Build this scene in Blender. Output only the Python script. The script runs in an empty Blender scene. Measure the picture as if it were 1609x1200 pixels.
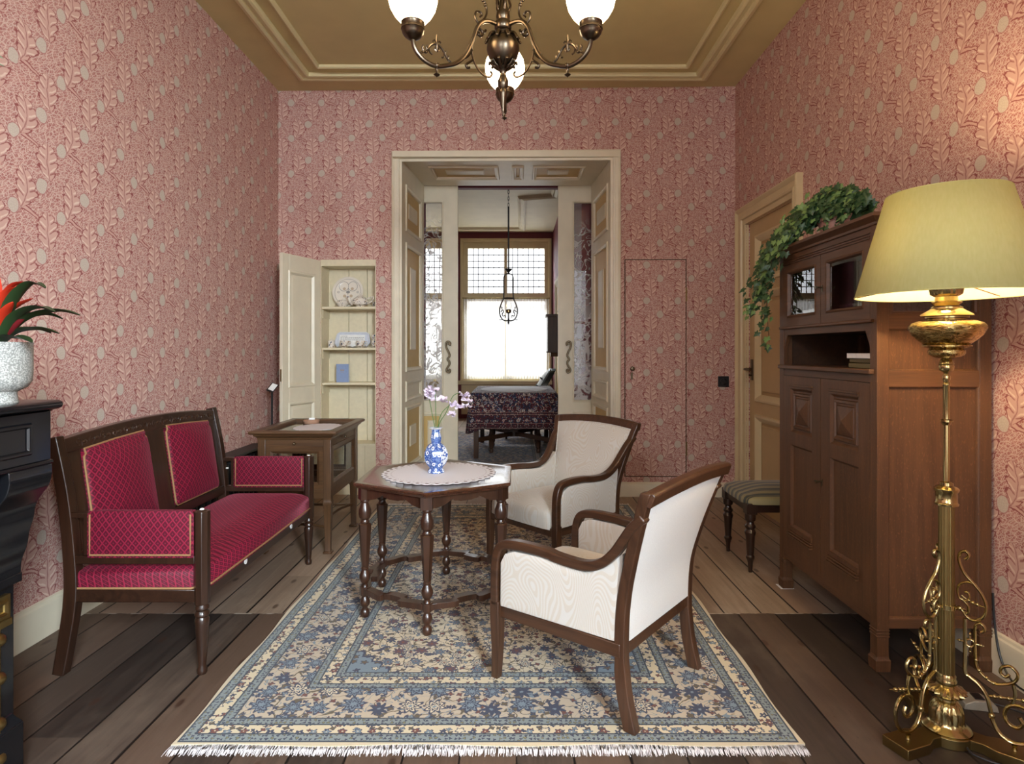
import bpy, math, random
from math import sin, cos, pi, atan2, sqrt, radians
from mathutils import Vector, Matrix
random.seed(7)
SC = bpy.context.scene
COL = SC.collection

# ------------------------------------------------------------------ camera, light, exposure
F_PX = 965.0
cam_d = bpy.data.cameras.new('camera')
cam = bpy.data.objects.new('camera', cam_d); COL.objects.link(cam)
cam.location = (0, 0, 1.27); cam.rotation_euler = (pi/2, 0, 0)
cam_d.sensor_width = 36.0; cam_d.sensor_fit = 'HORIZONTAL'
cam_d.lens = 36.0*F_PX/1609.0
cam_d.shift_x = -7.5/1609.0; cam_d.shift_y = -49.0/1609.0
cam_d.clip_start = 0.02
SC.camera = cam

world = bpy.data.worlds.new('overcast_sky'); SC.world = world
world.use_nodes = True
bg = world.node_tree.nodes['Background']
bg.inputs['Color'].default_value = (0.93, 0.96, 1.0, 1)
bg.inputs['Strength'].default_value = 2.0

def portal(name, loc, rot, sx, sy):
    d = bpy.data.lights.new(name, 'AREA'); d.shape = 'RECTANGLE'; d.size = sx; d.size_y = sy
    d.cycles.is_portal = True
    o = bpy.data.objects.new(name, d); COL.objects.link(o); o.location = loc; o.rotation_euler = rot
portal('daylight_portal', (1.00, -1.52, 1.80), (pi/2, 0, 0), 1.5, 2.8)
portal('daylight_portal', (-1.05, -1.52, 1.80), (pi/2, 0, 0), 1.1, 2.8)
portal('daylight_portal', (-0.15, 11.75, 2.1), (-pi/2, 0, 0), 1.7, 2.9)
portal('daylight_portal', (-2.0, 11.75, 2.1), (-pi/2, 0, 0), 1.7, 2.9)

def daylight(name, loc, sx, sy, watts, aim):
    d = bpy.data.lights.new(name, 'AREA'); d.shape = 'RECTANGLE'; d.size = sx; d.size_y = sy
    d.energy = watts; d.color = (0.80, 0.92, 1.0)
    o = bpy.data.objects.new(name, d); COL.objects.link(o); o.location = loc
    o.rotation_euler = (Vector(aim)-Vector(loc)).to_track_quat('-Z', 'Y').to_euler()
daylight('window_daylight', (3.0, -3.8, 3.4), 2.5, 2.8, 1550, (-0.9, 3.0, 1.0))
daylight('window_daylight', (-1.3, -3.0, 3.6), 2.2, 2.4, 260, (-0.2, 3.2, 0.4))
daylight('far_window_daylight', (-1.1, 14.2, 5.6), 4.5, 2.0, 1200, (-0.6, 8.0, 0.6))

vs = SC.view_settings
vs.view_transform = 'Standard'; vs.look = 'None'; vs.gamma = 1.0; vs.use_curve_mapping = False
vs.exposure = 0.83
SC.cycles.caustics_reflective = False

# ------------------------------------------------------------------ node expressions
def lin(r, g, b):
    f = lambda c: (c/255)/12.92 if c/255 <= 0.04045 else ((c/255+0.055)/1.055)**2.4
    return (f(r), f(g), f(b), 1.0)

class Mat:
    def __init__(s, name):
        s.m = bpy.data.materials.new(name); s.m.use_nodes = True
        s.nt = s.m.node_tree; s.N = s.nt.nodes; s.L = s.nt.links
        s.out = s.N['Material Output']; s.b = s.N['Principled BSDF']
        s._xyz = {}
    def new(s, t, **kw):
        n = s.N.new(t)
        for k, v in kw.items(): setattr(n, k, v)
        return n
    def put(s, v, sock):
        if isinstance(v, X): s.L.new(v.s, sock)
        elif isinstance(v, (tuple, list)):
            sock.default_value = tuple(v)[:len(sock.default_value)] if len(v) >= len(sock.default_value) else tuple(v)+(1.0,)
        else: sock.default_value = v
    def math(s, op, *a):
        n = s.new('ShaderNodeMath', operation=op)
        for i, v in enumerate(a): s.put(v, n.inputs[i])
        return X(s, n.outputs[0])
    def coords(s, kind='Object'):
        if kind not in s._xyz:
            t = s.new('ShaderNodeTexCoord'); sp = s.new('ShaderNodeSeparateXYZ')
            s.L.new(t.outputs[kind], sp.inputs[0])
            s._xyz[kind] = tuple(X(s, sp.outputs[i]) for i in range(3))
        return s._xyz[kind]
    def vec(s, x, y, z=0.0):
        n = s.new('ShaderNodeCombineXYZ')
        for i, v in enumerate((x, y, z)): s.put(v, n.inputs[i])
        return X(s, n.outputs[0])
    def noise(s, v, scale=5, detail=2, rough=0.5, dist=0.0, col=False):
        n = s.new('ShaderNodeTexNoise'); s.put(v, n.inputs['Vector'])
        n.inputs['Scale'].default_value = scale; n.inputs['Detail'].default_value = detail
        n.inputs['Roughness'].default_value = rough; n.inputs['Distortion'].default_value = dist
        return X(s, n.outputs['Color' if col else 'Fac'])
    def voro(s, v, scale, feature='F1', rnd=1.0):
        n = s.new('ShaderNodeTexVoronoi', feature=feature, voronoi_dimensions='2D'); s.put(v, n.inputs['Vector'])
        n.inputs['Scale'].default_value = scale; n.inputs['Randomness'].default_value = rnd
        return n
    def white(s, v):
        n = s.new('ShaderNodeTexWhiteNoise', noise_dimensions='1D'); s.put(v, n.inputs['W'])
        return X(s, n.outputs['Value'])
    def mix(s, f, a, b):
        n = s.new('ShaderNodeMix', data_type='RGBA'); s.put(f, n.inputs[0]); s.put(a, n.inputs[6]); s.put(b, n.inputs[7])
        return X(s, n.outputs[2])
    def step(s, x, lo, hi, a=0.0, b=1.0):
        n = s.new('ShaderNodeMapRange', interpolation_type='SMOOTHSTEP')
        s.put(x, n.inputs[0])
        for i, v in enumerate((lo, hi, a, b)): s.put(v, n.inputs[i+1])
        return X(s, n.outputs[0])
    def ramp(s, f, stops):
        n = s.new('ShaderNodeValToRGB'); s.put(f, n.inputs[0]); e = n.color_ramp.elements
        while len(e) < len(stops): e.new(0.5)
        for k, (p, c) in enumerate(stops): e[k].position = p; e[k].color = c
        return X(s, n.outputs[0])
    def bump(s, h, strength=0.3, dist=0.005):
        n = s.new('ShaderNodeBump'); n.inputs['Strength'].default_value = strength; n.inputs['Distance'].default_value = dist
        s.put(h, n.inputs['Height']); s.L.new(n.outputs[0], s.b.inputs['Normal'])
    def set(s, **kw):
        for k, v in kw.items(): s.put(v, s.b.inputs[k.replace('_', ' ')])
        return s.m

class X:
    def __init__(s, m, sock): s.m = m; s.s = sock
    def __add__(a, b): return a.m.math('ADD', a, b)
    __radd__ = __add__
    def __sub__(a, b): return a.m.math('SUBTRACT', a, b)
    def __rsub__(a, b): return a.m.math('SUBTRACT', b, a)
    def __mul__(a, b): return a.m.math('MULTIPLY', a, b)
    __rmul__ = __mul__
    def __truediv__(a, b): return a.m.math('DIVIDE', a, b)
    def abs(a): return a.m.math('ABSOLUTE', a)
    def sin(a): return a.m.math('SINE', a)
    def cos(a): return a.m.math('COSINE', a)
    def floor(a): return a.m.math('FLOOR', a)
    def fract(a): return a.m.math('FRACT', a)
    def sqrt(a): return a.m.math('SQRT', a)
    def pow(a, p): return a.m.math('POWER', a, p)
    def wrap(a, hi, lo): return a.m.math('WRAP', a, hi, lo)
    def min(a, b): return a.m.math('MINIMUM', a, b)
    def max(a, b): return a.m.math('MAXIMUM', a, b)
    def lt(a, b): return a.m.math('LESS_THAN', a, b)
    def gt(a, b): return a.m.math('GREATER_THAN', a, b)
    def atan2(a, b): return a.m.math('ARCTAN2', a, b)
    def sep(a):
        n = a.m.new('ShaderNodeSeparateXYZ'); a.m.L.new(a.s, n.inputs[0])
        return [X(a.m, n.outputs[i]) for i in range(3)]

# ------------------------------------------------------------------ materials
def plain(name, c, rough=0.5, metal=0.0, bump=0.0, scale=60, **kw):
    m = Mat(name); x, y, z = m.coords()
    n = m.noise(m.vec(x, y, z), scale, 3)
    m.set(Base_Color=m.mix(n, tuple(v*0.9 for v in c[:3])+(1,), tuple(min(1, v*1.1) for v in c[:3])+(1,)), Roughness=rough, Metallic=metal)
    if bump: m.bump(n, bump, 0.003)
    for k, v in kw.items(): m.set(**{k: v})
    return m.m

def wood(name, c1, c2, axis='z', scale=1.0, rough=0.35, coat=0.0, fleck=False):
    m = Mat(name); x, y, z = m.coords()
    k = {'x': (0.06, 1, 1), 'y': (1, 0.06, 1), 'z': (1, 1, 0.06)}[axis]
    v = m.vec(x*k[0], y*k[1], z*k[2])
    n1 = m.noise(v, 28*scale, 4, 0.6, 1.2); n2 = m.noise(v, 160*scale, 2, 0.6)
    n3 = m.noise(m.vec(x, y, z), 2.5, 2)
    f = m.step(n1*0.65+n2*0.2+n3*0.3, 0.3, 0.85)
    col = m.mix(f, c1, c2)
    if fleck:
        k2 = {'x': (0.35, 1, 1), 'y': (1, .35, 1), 'z': (1, 1, .35)}[axis]
        fl = m.step(m.noise(m.vec(x*k2[0], y*k2[1], z*k2[2]), 190, 1), 0.60, 0.72)
        col = m.mix(fl*0.35, col, tuple(min(1, q*1.7) for q in c2[:3])+(1,))
    m.set(Base_Color=col, Roughness=rough, Coat_Weight=coat, Coat_Roughness=0.12)
    m.bump(n2, 0.05, 0.002)
    return m.m

WU, WV = 0.2707, 0.3125
def wallpaper(name, ua, sgn=1.0, u0=0.0, v0=0.0):
    """pink paper printed with big acanthus leaves, pale round fruit and small willow leaves"""
    m = Mat(name); co = m.coords(); u = co['xy'.index(ua)]*sgn - u0; v = co[2] - v0
    wob = m.noise(m.vec(u, v), 22, 3, col=True).sep()
    uu = u + (wob[0]-0.5)*0.022; vv = v + (wob[1]-0.5)*0.022
    # willow leaves: cells stretched along a turning direction
    ang = (u*(2*pi/WU)).sin()*0.9 + (v*(2*pi/WV)).cos()*0.9
    bgs = None
    line = None
    for k, (a0, sc) in enumerate(((0.6, 1.0), (-0.8, 1.12))):
        ca, sa = cos(a0), sin(a0)
        du = uu*ca + vv*sa + ang*0.006; dv = vv*ca - uu*sa + ang*0.004
        e = m.voro(m.vec(du*0.30, dv), 92*sc, 'DISTANCE_TO_EDGE')
        l = m.step(X(m, e.outputs['Distance']), 0.05, 0.13, 1.0, 0.0)
        line = l if line is None else line.max(l*0.75)
    red, pink, pale = lin(164, 102, 98), lin(184, 131, 123), lin(218, 194, 180)
    patch = m.step(m.noise(m.vec(u, v), 30, 2), 0.35, 0.65)
    c = m.mix(patch, red, pink)
    c = m.mix(line*0.8, c, pale)
    dark = lin(146, 82, 80)
    leafc, leafhi = lin(203, 164, 152), lin(222, 196, 181)
    def leaf(c, cx, cy, dx, dy, half, n, curl, wide):
        H = sqrt(dx*dx+dy*dy); tx, ty = dx/H, dy/H
        x0 = (uu-(cx+dx*.5)).wrap(WU/2, -WU/2) + dx*.5
        y0 = (vv-(cy+dy*.5)).wrap(WV/2, -WV/2) + dy*.5
        t = (x0*tx+y0*ty)*(1/H); w = (x0*ty-y0*tx)*(1/(H*wide))
        w = w - (t*pi).sin()*curl*0.5 + curl*t*t*0.3
        aw = w.abs(); sg = w.gt(0.0)
        tc = t.max(0.001).min(0.999)
        W = (tc.pow(1.15)*pi).sin().max(0.001).pow(0.62)*half
        ph = (t*n - aw*(n*0.62) + sg*0.45).fract()
        lob = 1.0-(ph*2.0-1.0).abs().pow(2.2)
        ser = ((ph*3.0).fract()*2.0-1.0).abs()
        d = aw/(W*(lob*0.40+0.62-ser*0.07)*(wob[2]*0.4+0.8)+0.001)
        on = m.step(t, 0.0, 0.03)*m.step(t, 0.97, 1.0, 1.0, 0.0)
        outer = m.step(d, 1.0, 1.06, 1.0, 0.0)*on
        inner = m.step(d, 0.84, 0.92, 1.0, 0.0)*on
        gap = ph.min(1.0-ph)
        vein = m.step(gap, 0.04, 0.12, 1.0, 0.0)*m.step(d, 0.25, 0.5)
        mid = m.step(aw, 0.012, 0.022, 1.0, 0.0)
        hi = m.step((ph-0.30).abs(), 0.05, 0.13, 1.0, 0.0)*m.step(d, 0.12, 0.3)
        c = m.mix(outer, c, dark)
        lc = m.mix(hi, leafc, leafhi); lc = m.mix(vein*0.75, lc, dark); lc = m.mix(mid*0.6, lc, dark)
        return m.mix(inner, c, lc)
    def stem(c, cx, cy, dx, dy, bow, w0):
        H = sqrt(dx*dx+dy*dy); tx, ty = dx/H, dy/H
        x0 = (uu-(cx+dx*.5)).wrap(WU/2, -WU/2) + dx*.5
        y0 = (vv-(cy+dy*.5)).wrap(WV/2, -WV/2) + dy*.5
        t = (x0*tx+y0*ty)*(1/H); w = (x0*ty-y0*tx) - (t*pi).sin()*bow
        on = t.gt(0.0)*t.lt(1.0)
        hw = (1.0-t)*w0+0.003
        c = m.mix(m.step(w.abs()/hw, 0.9, 1.1, 1.0, 0.0)*on, c, dark)
        return m.mix(m.step(w.abs()/hw, 0.4, 0.65, 1.0, 0.0)*on, c, leafc)
    def fruit(c, cx, cy, rx, ry):
        x0 = (uu-cx).wrap(WU/2, -WU/2)*(1/rx); y0 = (vv-cy).wrap(WV/2, -WV/2)*(1/ry)
        r = (x0*x0+y0*y0).sqrt()
        e = m.voro(m.vec(u, v), 95, 'DISTANCE_TO_EDGE')
        l = m.step(X(m, e.outputs['Distance']), 0.04, 0.12, 1.0, 0.0)
        body = m.mix(l*0.45, lin(200, 186, 172), lin(176, 152, 142))
        c = m.mix(m.step(r, 1.0, 1.12, 1.0, 0.0), c, lin(172, 116, 112))
        return m.mix(m.step(r, 0.9, 1.0, 1.0, 0.0), c, body)
    c = stem(c, 0.045, 0.005, 0.155, -0.095, -0.018, 0.010)
    c = leaf(c, 0.038, 0.000, 0.024, 0.178, 0.36, 4.0, 0.30, 1.0)
    c = leaf(c, 0.200, -0.162, -0.014, 0.172, 0.40, 4.0, -0.06, 1.0)
    c = fruit(c, 0.0, 0.0, 0.030, 0.034)
    c = fruit(c, 0.1536, 0.120, 0.032, 0.034)
    return m.set(Base_Color=c, Roughness=0.75, Specular_IOR_Level=0.2)

def flowers(m, c, x, y, scale, rnd, size, npet, cols, ring=None, keep=1.0):
    """rows of little blossoms, one per cell"""
    vn = m.voro(m.vec(x, y), scale, 'F1', rnd)
    px, py, _ = X(m, vn.outputs['Position']).sep()
    rc = X(m, vn.outputs['Color']).sep()
    lx = x-px; ly = y-py
    r = (lx*lx+ly*ly).sqrt()*(scale/size)
    a = ly.atan2(lx)+rc[0]*6.283
    pet = (a*npet).cos()
    R = pet*0.22+0.68+rc[1]*0.25
    on = rc[2].lt(keep)
    d = r/R
    sel = rc[1]
    fc = cols[0]
    for k, cc in enumerate(cols[1:]):
        fc = m.mix(sel.gt((k+1)/len(cols)), fc, cc)
    c = m.mix(m.step(d, 1.0, 1.15, 1.0, 0.0)*on, c, cols[0])
    c = m.mix(m.step(d, 0.72, 0.86, 1.0, 0.0)*on, c, fc)
    if ring is not None:
        c = m.mix(m.step((d-0.48).abs(), 0.07, 0.14, 1.0, 0.0)*on, c, ring)
    c = m.mix(m.step(d, 0.16, 0.24, 1.0, 0.0)*on, c, cols[-1])
    return c

def vines(m, c, x, y, scale, w, col):
    n = m.noise(m.vec(x, y), scale, 1, 0.5, 0.6)
    return m.mix(m.step((n-0.5).abs(), w*0.5, w, 1.0, 0.0), c, col)

def rug_mat(name, hx, hy, far=False):
    m = Mat(name); x, y, z = m.coords()
    d = (hx - x.abs()).min(hy - y.abs())
    wp = m.noise(m.vec(x, y), 34, 2, col=True).sep()
    x = x + (m.noise(m.vec(x, y), 6, 1)-0.5)*0.02 + (wp[0]-0.5)*0.016; y = y + (wp[1]-0.5)*0.016
    if far:
        field, main, minor, guard = lin(40, 52, 84), lin(40, 42, 62), lin(150, 128, 108), lin(38, 38, 54)
        navy, steel, rust, olive, cream = lin(150, 130, 112), lin(104, 120, 148), lin(120, 62, 54), lin(120, 108, 92), lin(190, 172, 150)
    else:
        field, main, minor, guard = lin(206, 190, 162), lin(190, 174, 152), lin(212, 196, 164), lin(128, 138, 138)
        navy, steel, rust, olive, cream = lin(50, 58, 82), lin(116, 132, 144), lin(112, 62, 52), lin(94, 82, 62), lin(214, 200, 172)
    # open field with corner pieces
    c = vines(m, field, x, y, 8, 0.013, olive)
    c = vines(m, c, x+7.3, y, 13, 0.016, navy)
    c = vines(m, c, x+1.3, y+5, 19, 0.016, olive)
    c = flowers(m, c, x, y, 30, 0.9, 0.33, 4.0, [navy, steel, olive, rust], None, 0.78)
    c = flowers(m, c, x+3.1, y+1.7, 14, 0.85, 0.36, 7.0, [navy, cream, steel, rust], navy, 0.8)
    cx = x.abs() - (hx-0.45); cy = y.abs()-(hy-0.45)
    cor = cx + cy + ((cx-cy)*38).sin().abs()*0.035 + 0.14
    cc = flowers(m, steel, x, y, 22, 0.8, 0.36, 5.0, [navy, cream, olive, rust])
    corner = cor.gt(0.0)
    c = m.mix(corner, c, cc)
    c = m.mix(m.step(cor.abs(), 0.006, 0.012, 1.0, 0.0), c, navy)
    # main border
    b = vines(m, main, x+2.2, y, 11, 0.018, olive)
    b = vines(m, b, x+5.2, y, 17, 0.016, steel)
    b = flowers(m, b, x+0.4, y+0.9, 27, 0.9, 0.35, 4.0, [navy, rust, steel, olive], None, 0.85)
    b = flowers(m, b, x, y, 9.6, 0.35, 0.40, 8.0, [navy, steel, cream, steel], navy, 1.0)
    # minor borders
    s = flowers(m, minor, x, y, 38, 0.6, 0.38, 4.0, [navy, rust, steel, olive], None, 0.6)
    s = flowers(m, s, x+0.013, y+.008, 21, 0.3, 0.34, 5.0, [navy, steel, rust, cream])
    g = flowers(m, guard, x, y, 62, 0.5, 0.36, 3.0, [navy, navy, lin(120, 116, 84)])
    edge = lin(206, 190, 160)
    out = edge
    ln = lin(48, 60, 74) if not far else lin(20, 20, 30)
    bands = [(0.012, g), (0.049, s), (0.099, g), (0.134, b), (0.324, g), (0.353, s), (0.403, g), (0.434, c)]
    for t, col in bands: out = m.mix(d.gt(t), out, col)
    for t, _ in bands: out = m.mix(m.step((d-t-0.003).abs(), 0.002, 0.0042, 1.0, 0.0), out, ln)
    nn = m.noise(m.vec(x, y), 420, 1)
    out = m.mix(nn*0.15, out, lin(130, 116, 100))
    m.set(Base_Color=out, Roughness=0.95, Specular_IOR_Level=0.1, Sheen_Weight=0.15)
    m.bump(nn, 0.4, 0.003)
    return m.m

def velvet(name, ax):
    m = Mat(name); co = m.coords(); a, b = co['xyz'.index(ax[0])], co['xyz'.index(ax[1])]
    if ax == 'xy': a, b = a+co[2], b+co[2]
    s = 1/0.036
    p = (a*1.25+b)*s; q = (a*1.25-b)*s
    fp = ((p.fract()-0.5).abs()); fq = ((q.fract()-0.5).abs())
    mx = fp.max(fq)
    grid = m.step(mx, 0.37, 0.43)
    dot = m.step(mx, 0.10, 0.15, 1.0, 0.0)
    pile = m.step((m.math('SINE', p*25.13)), -0.5, 0.5)
    c = m.mix(grid, lin(74, 11, 29), lin(134, 26, 52))
    c = m.mix(dot, c, lin(112, 28, 50))
    c = m.mix(pile*0.15, c, lin(130, 36, 60))
    m.set(Base_Color=c, Roughness=0.6, Sheen_Weight=0.22, Sheen_Roughness=0.4, Specular_IOR_Level=0.25)
    m.b.inputs['Sheen Tint'].default_value = lin(214, 110, 130)
    m.bump(grid, 0.35, 0.002)
    return m.m

def damask(name):
    m = Mat(name); x, y, z = m.coords()
    n = m.noise(m.vec(x*1.6, y*1.6, z*0.8), 3.6, 1, 0.3, 0.3)
    w = (n*230).sin()
    f = m.step(w, -0.25, 0.25)
    c = m.mix(f, lin(206, 201, 193), lin(200, 189, 174))
    th = m.noise(m.vec(x, y, z), 500, 1)
    c = m.mix(th*0.3, c, lin(204, 201, 196))
    m.set(Base_Color=c, Roughness=0.55, Sheen_Weight=0.25, Specular_IOR_Level=0.35)
    m.bump(f*0.5+th*0.5, 0.25, 0.0015)
    return m.m

def floor_mat():
    m = Mat('floor_boards'); x, y, z = m.coords()
    y0 = y-2.97
    back = m.step(y0+(m.noise(m.vec(x, y), 30, 3)-0.5)*0.02, -0.004, 0.004)
    wv = (m.noise(m.vec(x*0.0, y*0.4), 1.0, 1)-0.5)*0.02
    sh = back*0.063
    xx = (x+wv+sh)*(1/0.178)
    jx = xx + (xx.floor()*2.31).sin()*0.0
    cell = jx.floor(); fx = jx.fract()
    r1 = m.white(cell+back*37.0); r2 = m.white(cell*1.7+11.3)
    seg = (y*0.30+r1*3.0).floor(); r3 = m.white(cell*7.1+seg*3.7+back*5.0)
    gv = m.vec((x+r1*4.0)*1.0, y*0.05, r3)
    g1 = m.noise(gv, 26, 5, 0.62, 1.0); g2 = m.noise(m.vec(x, y*0.04), 190, 2)
    wear = m.noise(m.vec(x, y*0.5), 3.2, 4, 0.65)
    dk = m.ramp(m.step(g1*0.6+r3*0.5, 0.2, 0.9), [(0, lin(46, 38, 34)), (0.6, lin(74, 62, 54)), (1, lin(100, 84, 73))])
    lt = m.ramp(m.step(g1*0.6+r3*0.5, 0.2, 0.9), [(0, lin(122, 102, 86)), (0.55, lin(158, 137, 118)), (1, lin(184, 164, 144))])
    lt = m.mix(m.step(r3, 0.62, 0.75)*0.55, lt, lin(128, 92, 74)); dk = m.mix(m.step(r3, 0.66, 0.8)*0.25, dk, lin(112, 82, 62))
    c = m.mix(back, dk, lt)
    c = m.mix(m.step(wear, 0.5, 0.75)*0.45, c, m.mix(back, lin(122, 106, 92), lin(190, 172, 152)))
    c = m.mix(g2*0.22, c, lin(60, 46, 38))
    sp = m.step(m.noise(m.vec(x, y*0.6), 55, 2), 0.68, 0.74)
    c = m.mix(sp*0.35, c, lin(52, 40, 34))
    knots = m.voro(m.vec(x, y*0.45), 4.2, 'F1')
    kd = X(m, knots.outputs['Distance'])
    c = m.mix(m.step(kd, 0.03, 0.07, 0.7, 0.0), c, lin(58, 36, 26))
    gw = r2*0.03+0.012
    gap = m.step(fx.min(1.0-fx), gw*0.5, gw, 1.0, 0.0)
    c = m.mix(gap, c, lin(26, 20, 17))
    ln = m.step((y0).abs(), 0.003, 0.007, 1.0, 0.0)*m.step(m.noise(m.vec(x, y), 12, 2), 0.45, 0.55)
    c = m.mix(ln*0.7, c, lin(190, 178, 165))
    m.set(Base_Color=c, Roughness=m.mix(g1, (0.42,)*3+(1,), (0.62,)*3+(1,)), Specular_IOR_Level=0.35)
    m.bump(g1*0.3-gap, 0.5, 0.003)
    return m.m

def cloth_mat():
    m = Mat('patterned_table_cloth'); x, y, z = m.coords()
    h = 0.775 - z
    u = x + y*0.83; w = z + y*0.0
    top = h.lt(0.012)
    vv = m.mix(top, m.vec(x, z, 0), m.vec(x, y, 0))
    sx, sy, _ = (vv.sep()[0] + y*0.21*1.0, vv.sep()[1], None)
    sx = sx.abs()
    navy, mar, red, cr, bl = lin(30, 32, 52), lin(62, 24, 32), lin(126, 46, 50), lin(192, 176, 164), lin(62, 76, 112)
    c = m.mix(m.step(m.noise(m.vec(sx, sy), 9, 1), 0.47, 0.53), navy, mar)
    c = vines(m, c, sx, sy, 13, 0.035, cr)
    c = vines(m, c, sx+4.0, sy, 17, 0.03, red)
    c = flowers(m, c, sx, sy, 13, 0.8, 0.4, 6.0, [mar, red, cr, bl], cr, 0.8)
    c = flowers(m, c, sx+2, sy, 38, 0.9, 0.36, 4.0, [navy, red, cr, bl])
    b = flowers(m, mar, sx, sy, 11, 0.2, 0.4, 2.0, [navy, red, bl, cr], cr)
    b = flowers(m, b, sx, sy+.3, 44, 0.8, 0.36, 4.0, [navy, cr, red, bl])
    g = flowers(m, mar, sx, sy, 60, 0.4, 0.42, 2.0, [navy, cr, red])
    for t, col in ((0.215, g), (0.245, b), (0.345, g)): c = m.mix(h.gt(t), c, col)
    for t in (0.215, 0.245, 0.345, 0.40): c = m.mix(m.step((h-t).abs(), 0.002, 0.004, 1.0, 0.0), c, lin(150, 120, 110))
    return m.set(Base_Color=c, Roughness=0.9, Sheen_Weight=0.2)

def lace_mat(name, scale=55, col=(232, 228, 232), holes=True, z0=None):
    m = Mat(name); x, y, z = m.coords()
    c = lin(*col)
    m.set(Base_Color=c, Roughness=0.9)
    return m.m

def doily_mat():
    m = Mat('cutwork_linen'); x, y, z = m.coords()
    r = (x*x+y*y).sqrt(); an = y.atan2(x)*(36/(2*pi))
    fa = (an.fract()-0.5)*0.045; dr = r-0.266
    d = (fa*fa+dr*dr).sqrt(); dr2 = r-0.240; fb = ((an*2.0).fract()-0.5)*0.022; d2 = (fb*fb+dr2*dr2).sqrt()
    c = m.mix(m.step(d, 0.0075, 0.0095, 1.0, 0.0), lin(228, 225, 228), lin(130, 112, 108)); c = m.mix(m.step(d2, 0.003, 0.0045, 1.0, 0.0)*0.6, c, lin(150, 138, 136))
    return m.set(Base_Color=c, Roughness=0.9)

def glass(name, tint=(1, 1, 1, 1), refl=0.12, rough=0.0):
    m = Mat(name)
    tr = m.new('ShaderNodeBsdfTransparent'); tr.inputs[0].default_value = tint
    gl = m.new('ShaderNodeBsdfGlossy'); gl.inputs['Roughness'].default_value = rough
    fr = m.new('ShaderNodeFresnel'); fr.inputs[0].default_value = 1.5
    mx = m.new('ShaderNodeMixShader')
    gm = m.new('ShaderNodeNewGeometry'); f = (X(m, fr.outputs[0]) + refl)*(1.0-X(m, gm.outputs['Backfacing']))
    m.put(f.min(1.0), mx.inputs[0]); m.L.new(tr.outputs[0], mx.inputs[1]); m.L.new(gl.outputs[0], mx.inputs[2])
    m.L.new(mx.outputs[0], m.out.inputs[0])
    return m.m

def etched_glass(name, seed):
    """clear pane with frosted-white etched reeds, palms and clouds"""
    m = Mat(name); x, y, z = m.coords()
    tr = m.new('ShaderNodeBsdfTransparent'); gl = m.new('ShaderNodeBsdfGlossy'); gl.inputs['Roughness'].default_value = 0.0
    fr = m.new('ShaderNodeFresnel'); mx = m.new('ShaderNodeMixShader')
    gm = m.new('ShaderNodeNewGeometry'); m.put((X(m, fr.outputs[0])+0.02).min(1.0)*(1.0-X(m, gm.outputs['Backfacing'])), mx.inputs[0]); m.L.new(tr.outputs[0], mx.inputs[1]); m.L.new(gl.outputs[0], mx.inputs[2])
    lo = m.step(z, 0.75, 1.35, 1.0, 0.0)
    v1 = m.noise(m.vec(x*0.8+seed, z*0.25), 17, 1, 0.4, 1.2)
    v2 = m.noise(m.vec(x+seed, z), 8, 1, 0.4, 2.0)
    reed = m.step(v1, 0.52-0.0, 0.60)*m.step(z, 1.2, 2.1, 1.0, 0.0)
    palm = m.step((v2-0.5).abs(), 0.02, 0.06, 1.0, 0.0)*m.step(z, 2.3, 2.7, 1.0, 0.0)
    low = m.step(m.noise(m.vec(x, z*1.6), 11, 1), 0.42, 0.52)*lo
    f = reed.max(palm).max(low)*0.8
    df = m.new('ShaderNodeBsdfDiffuse'); df.inputs[0].default_value = lin(235, 232, 232)
    tl = m.new('ShaderNodeBsdfTranslucent'); tl.inputs[0].default_value = lin(235, 232, 232)
    m1 = m.new('ShaderNodeMixShader'); m.L.new(df.outputs[0], m1.inputs[1]); m.L.new(tl.outputs[0], m1.inputs[2])
    m2 = m.new('ShaderNodeMixShader'); m.put(f, m2.inputs[0]); m.L.new(mx.outputs[0], m2.inputs[1]); m.L.new(m1.outputs[0], m2.inputs[2])
    m.L.new(m2.outputs[0], m.out.inputs[0])
    return m.m

def curtain_mat():
    m = Mat('lace_curtain'); x, y, z = m.coords()
    pat = m.voro(m.vec(x, z), 34, 'F1', 0.3)
    band = m.step(((z*3.4).fract()-0.5).abs(), 0.28, 0.34)
    f = m.step(X(m, pat.outputs['Distance']), 0.25, 0.5)*0.25+band*0.15+0.35
    tl = m.new('ShaderNodeBsdfTranslucent'); tl.inputs[0].default_value = lin(205, 200, 192)
    df = m.new('ShaderNodeBsdfDiffuse'); df.inputs[0].default_value = lin(205, 200, 192)
    tr = m.new('ShaderNodeBsdfTransparent')
    a = m.new('ShaderNodeMixShader'); a.inputs[0].default_value = 0.35; m.L.new(tl.outputs[0], a.inputs[1]); m.L.new(df.outputs[0], a.inputs[2])
    b = m.new('ShaderNodeMixShader'); m.put((1.0-f)*0.4, b.inputs[0]); m.L.new(a.outputs[0], b.inputs[1]); m.L.new(tr.outputs[0], b.inputs[2])
    m.L.new(b.outputs[0], m.out.inputs[0])
    return m.m

def brass_mat(name, c=(190, 158, 84), rough=0.2):
    m = Mat(name); x, y, z = m.coords()
    n = m.noise(m.vec(x, y, z), 40, 3)
    m.set(Base_Color=m.mix(n, tuple(q*0.8 for q in lin(*c)[:3])+(1,), lin(*c)), Metallic=1.0, Roughness=m.mix(n, (rough*0.7,)*3+(1,), (rough*1.4,)*3+(1,)))
    return m.m

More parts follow.
